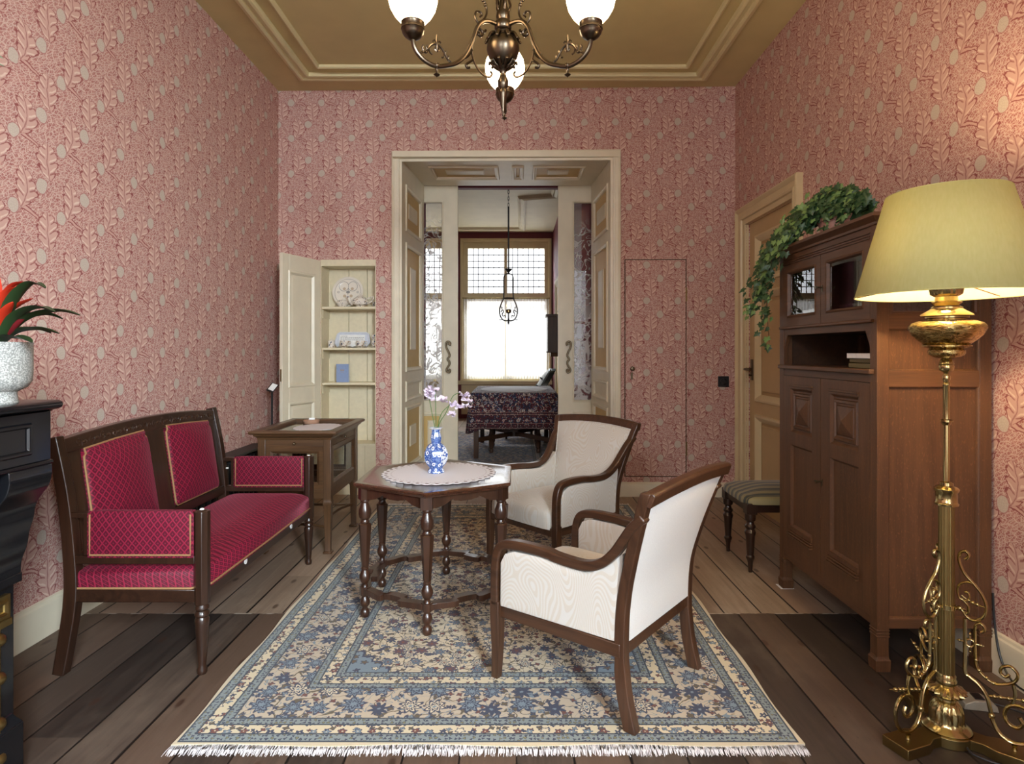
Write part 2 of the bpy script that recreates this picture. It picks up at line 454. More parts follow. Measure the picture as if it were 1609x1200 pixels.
def embossed_brass():
    m = Mat('embossed_brass'); x, y, z = m.coords()
    a = y.atan2(x)
    n = m.noise(m.vec(a*0.03, z, (a*1.0).sin()*0.02), 90, 3, 0.6, 1.5)
    m.set(Base_Color=m.mix(m.step(n, .35, .6), lin(124, 102, 56), lin(190, 166, 108)), Metallic=1.0, Roughness=0.24)
    m.bump(n, 0.8, 0.004)
    return m.m

def vase_mat():
    m = Mat('blue_white_porcelain'); x, y, z = m.coords()
    a = y.atan2(x)
    n = m.noise(m.vec(a*0.045, z, 0), 160, 3, 0.6, 1.2)
    c = m.mix(m.step(n, 0.50, 0.60), lin(46, 76, 148), lin(150, 176, 214))
    vn = m.voro(m.vec(a*0.06, z), 24, 'F1', 0.6)
    d = X(m, vn.outputs['Distance'])
    c = m.mix(m.step((d-0.16).abs(), 0.04, 0.08, 1.0, 0.0), c, lin(236, 240, 246))
    c = m.mix(m.step(d, 0.05, 0.09, 1.0, 0.0), c, lin(40, 66, 140))
    # pale medallion on one face
    ca = (a+0.75).abs(); dz = (z-0.085)*(1/0.048)
    dm = (ca*ca*4.2 + dz*dz).sqrt()
    pm = m.step(m.noise(m.vec(a*0.06, z), 70, 2), 0.5, 0.56)
    c = m.mix(m.step(dm, 0.95, 1.0, 1.0, 0.0), c, m.mix(pm, lin(232, 236, 242), lin(60, 92, 164)))
    return m.set(Base_Color=c, Roughness=0.2, Coat_Weight=0.15)

def porcelain():
    m = Mat('painted_porcelain'); x, y, z = m.coords()
    n = m.noise(m.vec(x, y, z), 60, 2)
    c = m.mix(m.step(n, 0.60, 0.64), lin(226, 218, 206), lin(150, 128, 104))
    n2 = m.noise(m.vec(x+5, y, z), 45, 1)
    c = m.mix(m.step(n2, 0.66, 0.68), c, lin(84, 92, 110))
    return m.set(Base_Color=c, Roughness=0.2)

def plate_mat():
    m = Mat('painted_plate'); x, y, z = m.coords()
    ax = x.abs(); r = (x*x+z*z).sqrt()
    c = lin(224, 216, 204); ink = lin(140, 138, 136); tan = lin(190, 170, 146)
    c = m.mix(m.step((r-0.118).abs(), 0.001, 0.0022, 1.0, 0.0), c, ink)
    dx = ax-0.04; dz = z-0.052
    rr = (dx*dx+dz*dz).sqrt()
    c = m.mix(m.step((rr-0.043).abs(), 0.0012, 0.003, 1.0, 0.0)*m.step(z, 0.0, 0.01), c, ink)
    c = m.mix(m.step((ax*ax+(z)*(z)*2.0).sqrt(), 0.016, 0.02, 1.0, 0.0), c, ink)
    d2 = ((ax-0.036)*(ax-0.036)+(z-0.03)*(z-0.03)).sqrt()
    c = m.mix(m.step(d2, 0.012, 0.016, 1.0, 0.0), c, tan)
    d3 = ((ax-0.03)*(ax-0.03)+(z+0.036)*(z+0.036)).sqrt()
    c = m.mix(m.step(d3, 0.012, 0.016, 1.0, 0.0), c, tan)
    d4 = ((ax-0.088)*(ax-0.088)+z*z).sqrt()
    c = m.mix(m.step((d4-0.008).abs(), 0.001, 0.003, 1.0, 0.0), c, ink)
    c = m.mix(m.step(ax, 0.0012, 0.002, 1.0, 0.0)*m.step(z.abs(), 0.06, 0.07, 1.0, 0.0), c, ink)
    return m.set(Base_Color=c, Roughness=0.2)

def stripes():
    m = Mat('striped_seat_cloth'); x, y, z = m.coords()
    f = m.step(((y*(1/0.062)).fract()-0.5).abs(), 0.22, 0.27)
    f2 = m.step(((y*(1/0.062)+0.1).fract()-0.5).abs(), 0.44, 0.46)
    c = m.mix(f, lin(128, 116, 78), lin(44, 50, 44)); c = m.mix(f2, c, lin(96, 88, 60))
    return m.set(Base_Color=c, Roughness=0.6, Sheen_Weight=0.2)

def shade_mat():
    m = Mat('silk_lamp_shade'); x, y, z = m.coords()
    n = m.noise(m.vec(x, y, z*0.08), 130, 2)
    c = m.mix(n, lin(204, 200, 134), lin(216, 212, 152))
    df = m.new('ShaderNodeBsdfDiffuse'); m.put(c, df.inputs[0])
    tl = m.new('ShaderNodeBsdfTranslucent'); m.put(c, tl.inputs[0])
    mx = m.new('ShaderNodeMixShader'); mx.inputs[0].default_value = 0.22
    m.L.new(df.outputs[0], mx.inputs[1]); m.L.new(tl.outputs[0], mx.inputs[2]); m.L.new(mx.outputs[0], m.out.inputs[0])
    return m.m

def emit(name, c, s, patt=False):
    m = Mat(name); x, y, z = m.coords()
    em = m.new('ShaderNodeEmission'); em.inputs['Strength'].default_value = s
    if patt:
        n = m.noise(m.vec(x, y, z), 26, 3, 0.6, 1.0)
        up = m.step(z, 0.06, 0.14)
        m.put(m.mix(m.step(n, 0.5, 0.6)*up*0.35, lin(*c), lin(222, 186, 140)), em.inputs[0])
    else: em.inputs[0].default_value = lin(*c)
    m.L.new(em.outputs[0], m.out.inputs[0])
    return m.m

M = {}
M['cream'] = plain('cream_paint', lin(222, 212, 188), 0.38, scale=8)
M['cream_old'] = plain('worn_cream_paint', lin(218, 206, 176), 0.45, scale=30)
M['ochre'] = plain('ochre_paint', lin(206, 172, 106), 0.45, scale=8)
M['tan'] = plain('tan_paint', lin(184, 156, 112), 0.4, scale=8)
M['tan_trim'] = plain('tan_trim_paint', lin(204, 184, 144), 0.38, scale=8)
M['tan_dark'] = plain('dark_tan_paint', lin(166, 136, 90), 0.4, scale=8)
M['ceiling'] = plain('ceiling_paint', lin(202, 187, 136), 0.6, scale=5)
M['ceil_trim'] = plain('ceiling_trim_paint', lin(216, 204, 158), 0.55, scale=5)
M['far_ceiling'] = plain('pale_ceiling_paint', lin(220, 210, 178), 0.6, scale=5)
M['far_red'] = plain('dark_red_paint', lin(112, 44, 56), 0.6, scale=20)
M['far_win'] = plain('window_frame_paint', lin(222, 206, 166), 0.45, scale=8)
M['oak'] = wood('oak', lin(68, 43, 25), lin(102, 67, 40), 'z', 1.0, 0.5, 0.0, True)
M['oak_y'] = wood('oak_across', lin(68, 43, 25), lin(102, 67, 40), 'y', 1.0, 0.5, 0.0)
M['oak_x'] = wood('oak_end', lin(72, 46, 27), lin(106, 70, 42), 'x', 1.0, 0.5, 0.0)
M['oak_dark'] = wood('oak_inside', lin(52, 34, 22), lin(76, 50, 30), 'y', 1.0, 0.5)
M['mahog'] = wood('dark_mahogany', lin(30, 18, 12), lin(56, 34, 23), 'z', 1.2, 0.28, 0.3)
M['mahog_y'] = wood('dark_mahogany_rail', lin(30, 18, 12), lin(56, 34, 23), 'y', 1.2, 0.3, 0.3)
M['walnut'] = wood('walnut_chair_frame', lin(50, 31, 20), lin(86, 56, 37), 'z', 1.0, 0.34, 0.2)
M['walnut_x'] = wood('walnut_chair_rail', lin(50, 31, 20), lin(86, 56, 37), 'x', 1.0, 0.34, 0.2)
M['rose'] = wood('red_brown_wood', lin(38, 22, 15), lin(72, 45, 31), 'z', 1.3, 0.28, 0.3)
M['rose_top'] = wood('red_brown_table_top', lin(48, 26, 18), lin(84, 50, 34), 'x', 1.0, 0.16, 0.7)
M['teak'] = wood('brown_display_wood', lin(62, 42, 26), lin(98, 69, 44), 'z', 1.0, 0.35, 0.2)
M['teak_x'] = wood('brown_display_rail', lin(62, 42, 26), lin(98, 69, 44), 'x', 1.0, 0.35, 0.2)
M['black_marble'] = plain('black_marble', lin(17, 18, 21), 0.14, scale=9)
M['black_iron'] = plain('black_iron', lin(22, 22, 23), 0.45, scale=60)
M['black_plastic'] = plain('black_plastic', lin(24, 24, 26), 0.4)
M['bronze'] = brass_mat('dark_bronze', (96, 84, 70), 0.3)
M['brass'] = brass_mat('polished_brass', (186, 168, 118), 0.17)
M['embrass'] = embossed_brass()
M['old_brass'] = brass_mat('dull_brass', (150, 130, 84), 0.35)
M['iron_hardware'] = brass_mat('dark_hardware', (110, 96, 76), 0.35)
M['gimp'] = plain('gold_braid', lin(150, 112, 74), 0.7, bump=0.6, scale=320)
M['velvet_back'] = velvet('crimson_velvet_back', 'yz')
M['velvet_seat'] = velvet('crimson_velvet_seat', 'xy')
M['velvet_arm'] = velvet('crimson_velvet_arm', 'xz')
M['damask'] = damask('cream_damask')
M['back_linen'] = plain('plain_white_upholstery', lin(214, 212, 208), 0.8, bump=0.25, scale=260)
M['linen'] = plain('white_linen', lin(226, 222, 224), 0.9, bump=0.3, scale=220)
M['doily'] = doily_mat()
M['card'] = plain('white_card', lin(232, 232, 230), 0.7)
M['ink'] = plain('dark_ink', lin(60, 60, 70), 0.8)
M['gold_ink'] = plain('gold_ink', lin(160, 140, 120), 0.6)
M['porcelain'] = porcelain()
M['plate'] = plate_mat()
M['vase'] = vase_mat()
M['white_inside'] = plain('white_glaze', lin(236, 238, 240), 0.2)
M['blue_card'] = plain('pale_blue_cloth', lin(132, 150, 186), 0.6)
M['tray'] = plain('blue_white_glaze', lin(206, 210, 220), 0.25)
M['floor'] = floor_mat()
M['cabglass'] = glass('cabinet_glass', (0.93, 0.95, 0.95, 1), 0.06)
M['winglass'] = glass('window_glass', (1, 1, 1, 1), 0.0)
M['lead'] = plain('lead_came', lin(30, 32, 38), 0.7)
M['curtain'] = curtain_mat()
M['cloth'] = cloth_mat()
M['leather'] = plain('green_black_leather', lin(30, 38, 38), 0.3, bump=0.2, scale=120)
M['stripes'] = stripes()
M['shade'] = shade_mat()
def lining():
    m = Mat('cream_shade_lining'); x, y, z = m.coords()
    c = m.mix(m.noise(m.vec(x, y, z), 30, 2), lin(232, 222, 190), lin(240, 232, 204))
    df = m.new('ShaderNodeBsdfDiffuse'); m.put(c, df.inputs[0]); tl = m.new('ShaderNodeBsdfTranslucent'); m.put(c, tl.inputs[0])
    mx = m.new('ShaderNodeMixShader'); mx.inputs[0].default_value = 0.35
    m.L.new(df.outputs[0], mx.inputs[1]); m.L.new(tl.outputs[0], mx.inputs[2]); m.L.new(mx.outputs[0], m.out.inputs[0])
    return m.m
M['shade_in'] = lining()
M['globe'] = emit('lit_frosted_globe', (255, 222, 176), 10.0, True)
M['bulb'] = emit('lit_bulb', (255, 190, 110), 4.0)
M['ivy'] = plain('ivy_leaf', lin(44, 74, 42), 0.45, scale=14)
M['ivy_light'] = plain('young_ivy_leaf', lin(106, 136, 76), 0.45, scale=14)
M['stem'] = plain('green_stem', lin(86, 120, 62), 0.5)
M['brown_stem'] = plain('brown_stem', lin(84, 66, 44), 0.6)
M['terracotta'] = plain('pinkish_clay', lin(176, 132, 118), 0.55)
M['blossom'] = plain('lilac_petal', lin(234, 220, 236), 0.6)
M['red_bract'] = plain('red_orange_bract', lin(184, 48, 26), 0.45, scale=20)
M['dark_bract'] = plain('dark_red_bract', lin(122, 26, 34), 0.45, scale=20)
M['brom_leaf'] = plain('dark_green_leaf', lin(40, 58, 32), 0.35, scale=12)
def speckle():
    m = Mat('speckled_glaze'); x, y, z = m.coords()
    n = m.noise(m.vec(x, y, z), 260, 2)
    return m.set(Base_Color=m.mix(m.step(n, 0.42, 0.62), lin(126, 127, 123), lin(182, 182, 176)), Roughness=0.4)
M['speckle'] = speckle()
M['sprig'] = plain('grey_green_sprig', lin(104, 112, 84), 0.7)
M['paper_left'] = wallpaper('wallpaper_left', 'y', 1.0, 0.1377, 0.008)
M['paper_back'] = wallpaper('wallpaper_back', 'x', 1.0, -1.998, 0.024)
M['paper_right'] = wallpaper('wallpaper_right', 'y', -1.0, 0.036, 0.045)
M['clock_wood'] = wood('dark_case_wood', lin(58, 38, 28), lin(92, 64, 48), 'z', 1.0, 0.4)
M['grey_plastic'] = plain('beige_plastic', lin(150, 142, 128), 0.5)
M['pink_wood'] = plain('pinkish_wood', lin(166, 128, 104), 0.5, scale=20)

# ------------------------------------------------------------------ mesh building
def spl(pts, n=6, closed=False):
    """Catmull-Rom through the points"""
    P = [Vector(p) for p in pts]; out = []
    N = len(P)
    for i in range(N if closed else N-1):
        if closed: p0, p1, p2, p3 = P[(i-1) % N], P[i], P[(i+1) % N], P[(i+2) % N]
        else: p0, p1, p2, p3 = P[max(i-1, 0)], P[i], P[i+1], P[min(i+2, N-1)]
        for k in range(n):
            t = k/n
            out.append(0.5*((2*p1)+(p2-p0)*t+(2*p0-5*p1+4*p2-p3)*t*t+(3*p1-p0-3*p2+p3)*t*t*t))
    if not closed: out.append(P[-1])
    return out

def spiral(cx, cy, r0, r1, a0, turns, n=18):
    return [(cx+(r0+(r1-r0)*k/n)*cos(a0+turns*2*pi*k/n), cy+(r0+(r1-r0)*k/n)*sin(a0+turns*2*pi*k/n)) for k in range(n+1)]

class MB:
    def __init__(s): s.v = []; s.f = []
    def add(s, vs_, fs, T=None):
        o = len(s.v)
        s.v += [tuple(T @ Vector(p)) if T is not None else tuple(p) for p in vs_]
        s.f += [tuple(i+o for i in f) for f in fs]
        return s
    def box(s, a, b, T=None):
        x0, y0, z0 = (min(a[i], b[i]) for i in range(3)); x1, y1, z1 = (max(a[i], b[i]) for i in range(3))
        return s.add([(x0,y0,z0),(x1,y0,z0),(x1,y1,z0),(x0,y1,z0),(x0,y0,z1),(x1,y0,z1),(x1,y1,z1),(x0,y1,z1)],
              [(0,3,2,1),(4,5,6,7),(0,1,5,4),(1,2,6,5),(2,3,7,6),(3,0,4,7)], T)
    def loft(s, rings, caps=True, closed=False, T=None):
        n = len(rings[0]); v = [p for r in rings for p in r]; f = []
        R = len(rings)
        for i in range(R if closed else R-1):
            a, b = i*n, ((i+1) % R)*n
            for k in range(n): f.append((a+k, a+(k+1) % n, b+(k+1) % n, b+k))
        if caps and not closed:
            f.append(tuple(range(n-1, -1, -1))); f.append(tuple((R-1)*n+k for k in range(n)))
        return s.add(v, f, T)
    def lathe(s, prof, n=24, c=(0, 0), phase=0.0, T=None, flute=None, sq=(1, 1)):
        rings = []
        for q in prof:
            r, z = q[0], q[1]
            fl = q[2] if len(q) > 2 else 0.0
            rings.append([(c[0]+sq[0]*r*(1+fl*(flute(k) if flute else 0))*cos(phase+2*pi*k/n), c[1]+sq[1]*r*(1+fl*(flute(k) if flute else 0))*sin(phase+2*pi*k/n), z) for k in range(n)])
        return s.loft(rings, T=T)
    def tube(s, pts, r, n=8, closed=False, flat=None, up=None, T=None, caps=True):
        P = [Vector(p) for p in pts]; N = len(P)
        rr = r if isinstance(r, (list, tuple)) else [r]*N
        tang = []
        for i in range(N):
            a = P[(i-1) % N] if closed or i else P[0]; b = P[(i+1) % N] if closed or i < N-1 else P[-1]
            t = (b-a); t = t.normalized() if t.length > 1e-9 else Vector((0, 0, 1)); tang.append(t)
        if up is not None: u = Vector(up)
        else:
            u = Vector((0, 0, 1)) if abs(tang[0].z) < 0.9 else Vector((1, 0, 0))
        rings = []
        for i in range(N):
            t = tang[i]
            if up is not None: u = Vector(up)
            u = (u - t*u.dot(t))
            u = u.normalized() if u.length > 1e-6 else t.orthogonal().normalized()
            w = t.cross(u)
            fa = flat if flat else 1.0
            rings.append([P[i]+u*(rr[i]*cos(2*pi*k/n+pi/n))+w*(rr[i]*fa*sin(2*pi*k/n+pi/n)) for k in range(n)])
        return s.loft(rings, caps=caps, closed=closed, T=T)
    def sweep(s, pts, prof, up=(0, 0, 1), closed=False, T=None, prof_fn=None):
        """profile points (side, up) carried along a path"""
        P = [Vector(p) for p in pts]; N = len(P); U = Vector(up); rings = []
        for i in range(N):
            if closed or 0 < i < N-1:
                d1 = (P[i]-P[(i-1) % N]).normalized(); d2 = (P[(i+1) % N]-P[i]).normalized()
                t = (d1+d2).normalized(); k = 1/max(0.35, t.dot(d2))
            else:
                t = (P[1]-P[0] if i == 0 else P[-1]-P[-2]).normalized(); k = 1
            sd = t.cross(U).normalized(); uu = sd.cross(t).normalized()
            pr = prof_fn(i/(N-1)) if prof_fn else prof
            rings.append([P[i]+sd*(a*k)+uu*b for a, b in pr])
        return s.loft(rings, caps=True, closed=closed, T=T)
    def prism(s, poly, h0, h1, mp=lambda u, v, h: (u, v, h), T=None):
        return s.loft([[mp(u, v, h0) for u, v in poly], [mp(u, v, h1) for u, v in poly]], T=T)
    def mould(s, u0, u1, v0, v1, prof, mp, T=None):
        """mitred frame: profile (inset, height) around a rectangle"""
        rings = []
        for ins, h in prof:
            rings.append([mp(u0+ins, v0+ins, h), mp(u1-ins, v0+ins, h), mp(u1-ins, v1-ins, h), mp(u0+ins, v1-ins, h)])
        n = len(rings); v = [p for r in rings for p in r]; f = []
        for i in range(n-1):
            for k in range(4): f.append((i*4+k, i*4+(k+1) % 4, i*4+4+(k+1) % 4, i*4+4+k))
        return s.add(v, f, T)
    def slab(s, u0, u1, v0, v1, h0, h1, mp):
        p = [mp(u0,v0,h0),mp(u1,v0,h0),mp(u1,v1,h0),mp(u0,v1,h0),mp(u0,v0,h1),mp(u1,v0,h1),mp(u1,v1,h1),mp(u0,v1,h1)]
        return s.add(p, [(0,3,2,1),(4,5,6,7),(0,1,5,4),(1,2,6,5),(2,3,7,6),(3,0,4,7)])
    def grid_frame(s, W0, W1, H0, H1, holes, h0, h1, mp):
        """slab with rectangular openings"""
        us = sorted({W0, W1, *[q for o in holes for q in o[:2]]}); vs_ = sorted({H0, H1, *[q for o in holes for q in o[2:]]})
        for i in range(len(us)-1):
            run = None
            for j in range(len(vs_)-1):
                cu, cv = (us[i]+us[i+1])/2, (vs_[j]+vs_[j+1])/2
                inside = any(o[0] < cu < o[1] and o[2] < cv < o[3] for o in holes)
                if not inside:
                    if run is None: run = vs_[j]
                    if j == len(vs_)-2: s.slab(us[i], us[i+1], run, vs_[j+1], h0, h1, mp); run = None
                elif run is not None:
                    s.slab(us[i], us[i+1], run, vs_[j], h0, h1, mp); run = None
        return s
    def pad(s, outline, mp, h0, h1, puff, edge=0.012, back=True):
        """stuffed cushion over an outline: straight side, rolled edge, domed face"""
        cu = sum(p[0] for p in outline)/len(outline); cv = sum(p[1] for p in outline)/len(outline)
        ru = max(abs(p[0]-cu) for p in outline); rv = max(abs(p[1]-cv) for p in outline)
        rings = [[mp(u, v, h0) for u, v in outline]]
        rings.append([mp(u, v, h1-edge) for u, v in outline])
        def ins(a, h):
            fu, fv = 1-a/ru, 1-a/rv
            return [mp(cu+(u-cu)*fu, cv+(v-cv)*fv, h) for u, v in outline]
        for t in (0.35, 0.7, 1.0):
            rings.append(ins(edge*(1-cos(t*pi/2)), h1-edge+edge*sin(t*pi/2)))
        m_ = min(ru, rv)
        for t in (0.15, 0.3, 0.45, 0.6, 0.75, 0.88, 0.97):
            rings.append(ins(edge+(m_-edge)*t*0.98, h1+puff*(1-(1-t)**2.2)))
        return s.loft(rings, caps=True)
    def ball(s, c, r, n=12, sc=(1, 1, 1), T=None):
        prof = [(max(1e-5, r*sin(pi*k/(n//2+2))), -r*cos(pi*k/(n//2+2))) for k in range(n//2+3)]
        rings = [[(c[0]+sc[0]*q*cos(2*pi*k/n), c[1]+sc[1]*q*sin(2*pi*k/n), c[2]+sc[2]*z) for k in range(n)] for q, z in prof]
        return s.loft(rings, T=T)

def obj(name, mb, mat, parent=None, smooth=True, bevel=0.0, seg=2, angle=35, sub=0):
    me = bpy.data.meshes.new(name); me.from_pydata([tuple(v) for v in mb.v], [], mb.f); me.validate(); me.update()
    import bmesh
    bm = bmesh.new(); bm.from_mesh(me); bmesh.ops.recalc_face_normals(bm, faces=bm.faces); bm.to_mesh(me); bm.free()
    if smooth:
        for p in me.polygons: p.use_smooth = True
        me.set_sharp_from_angle(angle=radians(angle))
    o = bpy.data.objects.new(name, me); COL.objects.link(o)
    me.materials.append(M[mat] if isinstance(mat, str) else mat)
    if parent: o.parent = parent
    if bevel:
        b = o.modifiers.new('bevel', 'BEVEL'); b.width = bevel; b.segments = seg; b.limit_method = 'ANGLE'; b.angle_limit = radians(40); b.harden_normals = False
    if sub:
        b = o.modifiers.new('sub', 'SUBSURF'); b.levels = sub; b.render_levels = sub
    return o
def tag(o, label, cat, group=None, kind=None):
    o['label'] = label; o['category'] = cat
    if group: o['group'] = group
    if kind: o['kind'] = kind
    return o
def thing(name, label, cat, loc=(0, 0, 0), rz=0.0, group=None):
    o = bpy.data.objects.new(name, None); COL.objects.link(o)
    o.empty_display_size = 0.1
    o.location = loc; o.rotation_euler = (0, 0, rz)
    return tag(o, label, cat, group)
def struct(name, mb, mat, label=None, cat=None, **kw):
    o = obj(name, mb, mat, **kw); o['kind'] = 'structure'
    if label: o['label'] = label; o['category'] = cat or name.split('_')[0]
    return o
def sroot(name, label, cat, loc=(0, 0, 0), rz=0.0):
    o = thing(name, label, cat, loc, rz); o['kind'] = 'structure'; return o
def dup(root, loc, rz, label, group=None):
    r = root.copy(); COL.objects.link(r); r.location = loc; r.rotation_euler = (0, 0, rz); r['label'] = label
    if group: r['group'] = group
    for ch in list(root.children):
        c = ch.copy(); COL.objects.link(c); c.parent = r
        for g in list(ch.children):
            d = g.copy(); COL.objects.link(d); d.parent = c
    return r
XY = lambda u, v, h: (u, v, h)

# ------------------------------------------------------------------ room shell
H = 3.57; XL, XR = -2.11, 1.90; YF = -1.6
BA = -0.0236
def BW(u, h=0.0, z=0.0):   # point on the back wall, h = towards the room
    return (u*cos(BA)+h*sin(BA), 5.388+u*sin(BA)-h*cos(BA), z)
def on_back(name, label, cat, u=0.0, struct_=False):
    f = sroot if struct_ else thing
    return f(name, label, cat, BW(u), BA)
bw = lambda u, v, h: (u, -h, v)      # map for things on the back wall

mb = MB(); mb.box((-3.4, YF-0.2, -0.12), (2.6, 12.2, 0.0))
struct('floor', mb, 'floor', 'wide old floorboards, dark stained in front and pale behind', 'floor')

mb = MB(); mb.box((XL-0.25, YF, 0), (XL, 6.45, H)); struct('wall_left', mb, 'paper_left')
mb = MB(); mb.box((XL, YF, 0), (-1.68, 1.79, H)); struct('wall_chimney_breast', mb, 'paper_left')
# right wall with the doorway of the panelled door
DY0, DY1, DZ = 4.215, 5.085, 2.315
mp_r = lambda u, v, h: (XR+h, u, v)
mb = MB(); mb.grid_frame(YF, 6.45, 0, H, [(DY0, DY1, -0.01, DZ)], 0, 0.25, mp_r)
struct('wall_right', mb, 'paper_right')
# back wall
CU0, CU1, CZ = -1.733, -1.243, 2.074
OU0, OU1, OZ = -1.05, 0.865, 2.985
mb = MB(); mb.grid_frame(-2.13, 1.93, 0, H, [(CU0, CU1, -0.01, CZ), (OU0, OU1, -0.01, OZ)], 0, -0.12, bw)
o = struct('wall_back', mb, 'paper_back'); o.location = BW(0); o.rotation_euler.z = BA
# ceiling
mb = MB(); mb.box((XL-0.2, YF-0.2, H), (XR+0.2, 6.5, H+0.1)); struct('ceiling', mb, 'ceiling')
cm = lambda u, v, h: (u, v, H-h)
mb = MB(); mb.mould(-1.835, 1.60, -0.9, 5.19, [(0, 0), (0.0, 0.022), (0.03, 0.034), (0.048, 0.030), (0.052, 0.018), (0.088, 0.018), (0.094, 0.034), (0.112, 0.030), (0.118, 0.0)], cm)
struct('trim_1', mb, 'ceil_trim', 'broad moulded frame running round the brown ceiling', 'ceiling moulding', angle=25)
mb = MB(); mb.mould(-1.625, 1.395, -0.69, 4.97, [(0, 0), (0.004, 0.02), (0.018, 0.026), (0.032, 0.018), (0.036, 0.0)], cm)
struct('trim_2', mb, 'ceil_trim', 'thin inner bead framing the middle of the brown ceiling', 'ceiling moulding', angle=25)
# front wall behind the viewer, with two tall windows
mp_f = lambda u, v, h: (u, YF-h, v)
wins = [(0.25, 1.75, 0.4, 3.2), (-1.6, -0.5, 0.4, 3.2)]
mb = MB(); mb.grid_frame(XL-0.25, XR+0.25, 0, H, wins, 0, 0.3, mp_f); struct('wall_front', mb, 'paper_back')
for i, (a, b, c, d) in enumerate(wins):
    r = sroot('window_%d' % (3+i), 'tall sash window in the front wall behind the viewer', 'window')
    mb = MB(); mb.grid_frame(a, b, c, d, [(a+.06, (a+b)/2-.02, c+.06, 1.9), ((a+b)/2+.02, b-.06, c+.06, 1.9), (a+.06, (a+b)/2-.02, 1.96, d-.06), ((a+b)/2+.02, b-.06, 1.96, d-.06)], 0.1, 0.16, mp_f)
    obj('window_frame', mb, 'cream', r)

# baseboards
bprof = [(0.0, 0.0), (0.022, 0.0), (0.022, 0.118), (0.019, 0.128), (0.012, 0.133), (0.010, 0.142), (0.0, 0.146)]
mb = MB(); mb.loft([[(XL+a, y, b*1.12) for a, b in bprof] for y in (1.79, 5.45)]); struct('baseboard_left', mb, 'cream', angle=20)
mb = MB(); mb.loft([[(XR-a, y, b*1.12) for a, b in bprof] for y in (YF, 4.06)]); mb.loft([[(XR-a, y, b*1.12) for a, b in bprof] for y in (5.24, 5.34)]); struct('baseboard_right', mb, 'cream', angle=20)
mb = MB()
for a, b in ((-2.11, CU0), (CU1, -1.095), (0.905, 1.90)): mb.loft([[bw(u, z*0.86, h) for h, z in bprof] for u in (a, b)])
o = struct('baseboard_back', mb, 'cream', angle=20); o.location = BW(0); o.rotation_euler.z = BA

# ------------------------------------------------------------------ wide opening with panelled reveals
r = on_back('trim_3', 'cream moulded casing around the wide doorway in the back wall', 'door casing', 0, True)
mb = MB()
cp = [(0, 0), (0, 0.032), (0.008, 0.036), (0.018, 0.030), (0.022, 0.024), (0.046, 0.022), (0.050, 0.027), (0.062, 0.025), (0.066, 0.014), (0.086, 0.012), (0.088, 0.0)]
ou0, ou1, oz = -1.097, 0.905, 3.02
rings = [[bw(ou0+i, 0, h), bw(ou0+i, oz-i, h), bw(ou1-i, oz-i, h), bw(ou1-i, 0, h)] for i, h in cp]
n = len(rings); v = [p for q in rings for p in q]; f = []
for i in range(n-1):
    for k in range(3): f.append((i*4+k, i*4+k+1, i*4+4+k+1, i*4+4+k))
mb.add(v, f); obj('casing', mb, 'cream', r, angle=20)

# reveal: front edge on the back wall, back edge at the sliding doors
YB = 6.27
FL0 = Vector(BW(-1.012)); FL1 = Vector((-0.948, YB, 0)); FR0 = Vector(BW(0.824)); FR1 = Vector((0.760, YB, 0)); ZS = 2.955
def jamb_map(a, b, s):
    d = (b-a); L = d.length; d = d/L; nrm = Vector((d.y, -d.x, 0))*s
    return (lambda u, v, h: tuple(a+d*u+nrm*h+Vector((0, 0, v)))), L
def ochre_panel(root, mp, u0, u1, v0, v1, fancy=True):
    mb = MB(); mb.mould(u0, u1, v0, v1, [(-0.012, 0.0), (-0.006, 0.012), (0.006, 0.014), (0.014, 0.006), (0.026, 0.004), (0.03, -0.012)], mp)
    obj('moulding', mb, 'cream', root, angle=20)
    if not fancy:
        mb = MB(); mb.slab(u0+.02, u1-.02, v0+.02, v1-.02, -0.03, -0.008, mp); obj('panel', mb, 'cream', root); return
    mb = MB(); mb.slab(u0+.02, u1-.02, v0+.02, v1-.02, -0.03, -0.010, mp); p = obj('panel', mb, 'ochre', root)
    g = 0.32*min(u1-u0, v1-v0)
    if fancy is True:
        mb = MB(); mb.mould(u0+g, u1-g, v0+g, v1-g, [(0, -0.012), (0.006, -0.002), (0.02, 0.002), (0.021, 0.002)], mp)
        mb.slab(u0+g+.018, u1-g-.018, v0+g+.018, v1-g-.018, -0.012, 0.001, mp)
        obj('raised_field', mb, 'cream', p, angle=20)
for name, a, b, s, lab in (('trim_4', FL0, FL1, 1, 'left panelled cream and ochre reveal of the wide doorway'), ('trim_5', FR0, FR1, -1, 'right panelled cream and ochre reveal of the wide doorway')):
    root = sroot(name, lab, 'door reveal')
    mp, L = jamb_map(a, b, s)
    pans = [(0.13, L-0.14, 2.36, 2.76), (0.13, L-0.14, 1.09, 2.24), (0.13, L-0.14, 0.82, 0.985), (0.13, L-0.14, 0.20, 0.75)]
    mb = MB(); mb.grid_frame(0, L, 0, ZS, [(p[0], p[1], p[2], p[3]) for p in pans], -0.05, 0, mp); obj('reveal_board', mb, 'cream', root)
    for k, p in enumerate(pans): ochre_panel(root, mp, *p, fancy=(k != 2))
root = sroot('trim_6', 'cream soffit over the wide doorway with ochre panels', 'door soffit')
mp = lambda u, v, h: (u, v, ZS-h)
pans = [(-0.80, -0.18, 5.62, 6.02), (-0.035, 0.055, 5.62, 6.02), (0.16, 0.62, 5.62, 6.02)]
mb = MB(); mb.grid_frame(-1.08, 0.9, 5.33, YB, pans, -0.05, 0, mp); obj('soffit_board', mb, 'cream', root)
for k, p in enumerate(pans): ochre_panel(root, mp, *p, fancy=(True if k != 1 else 'flat'))

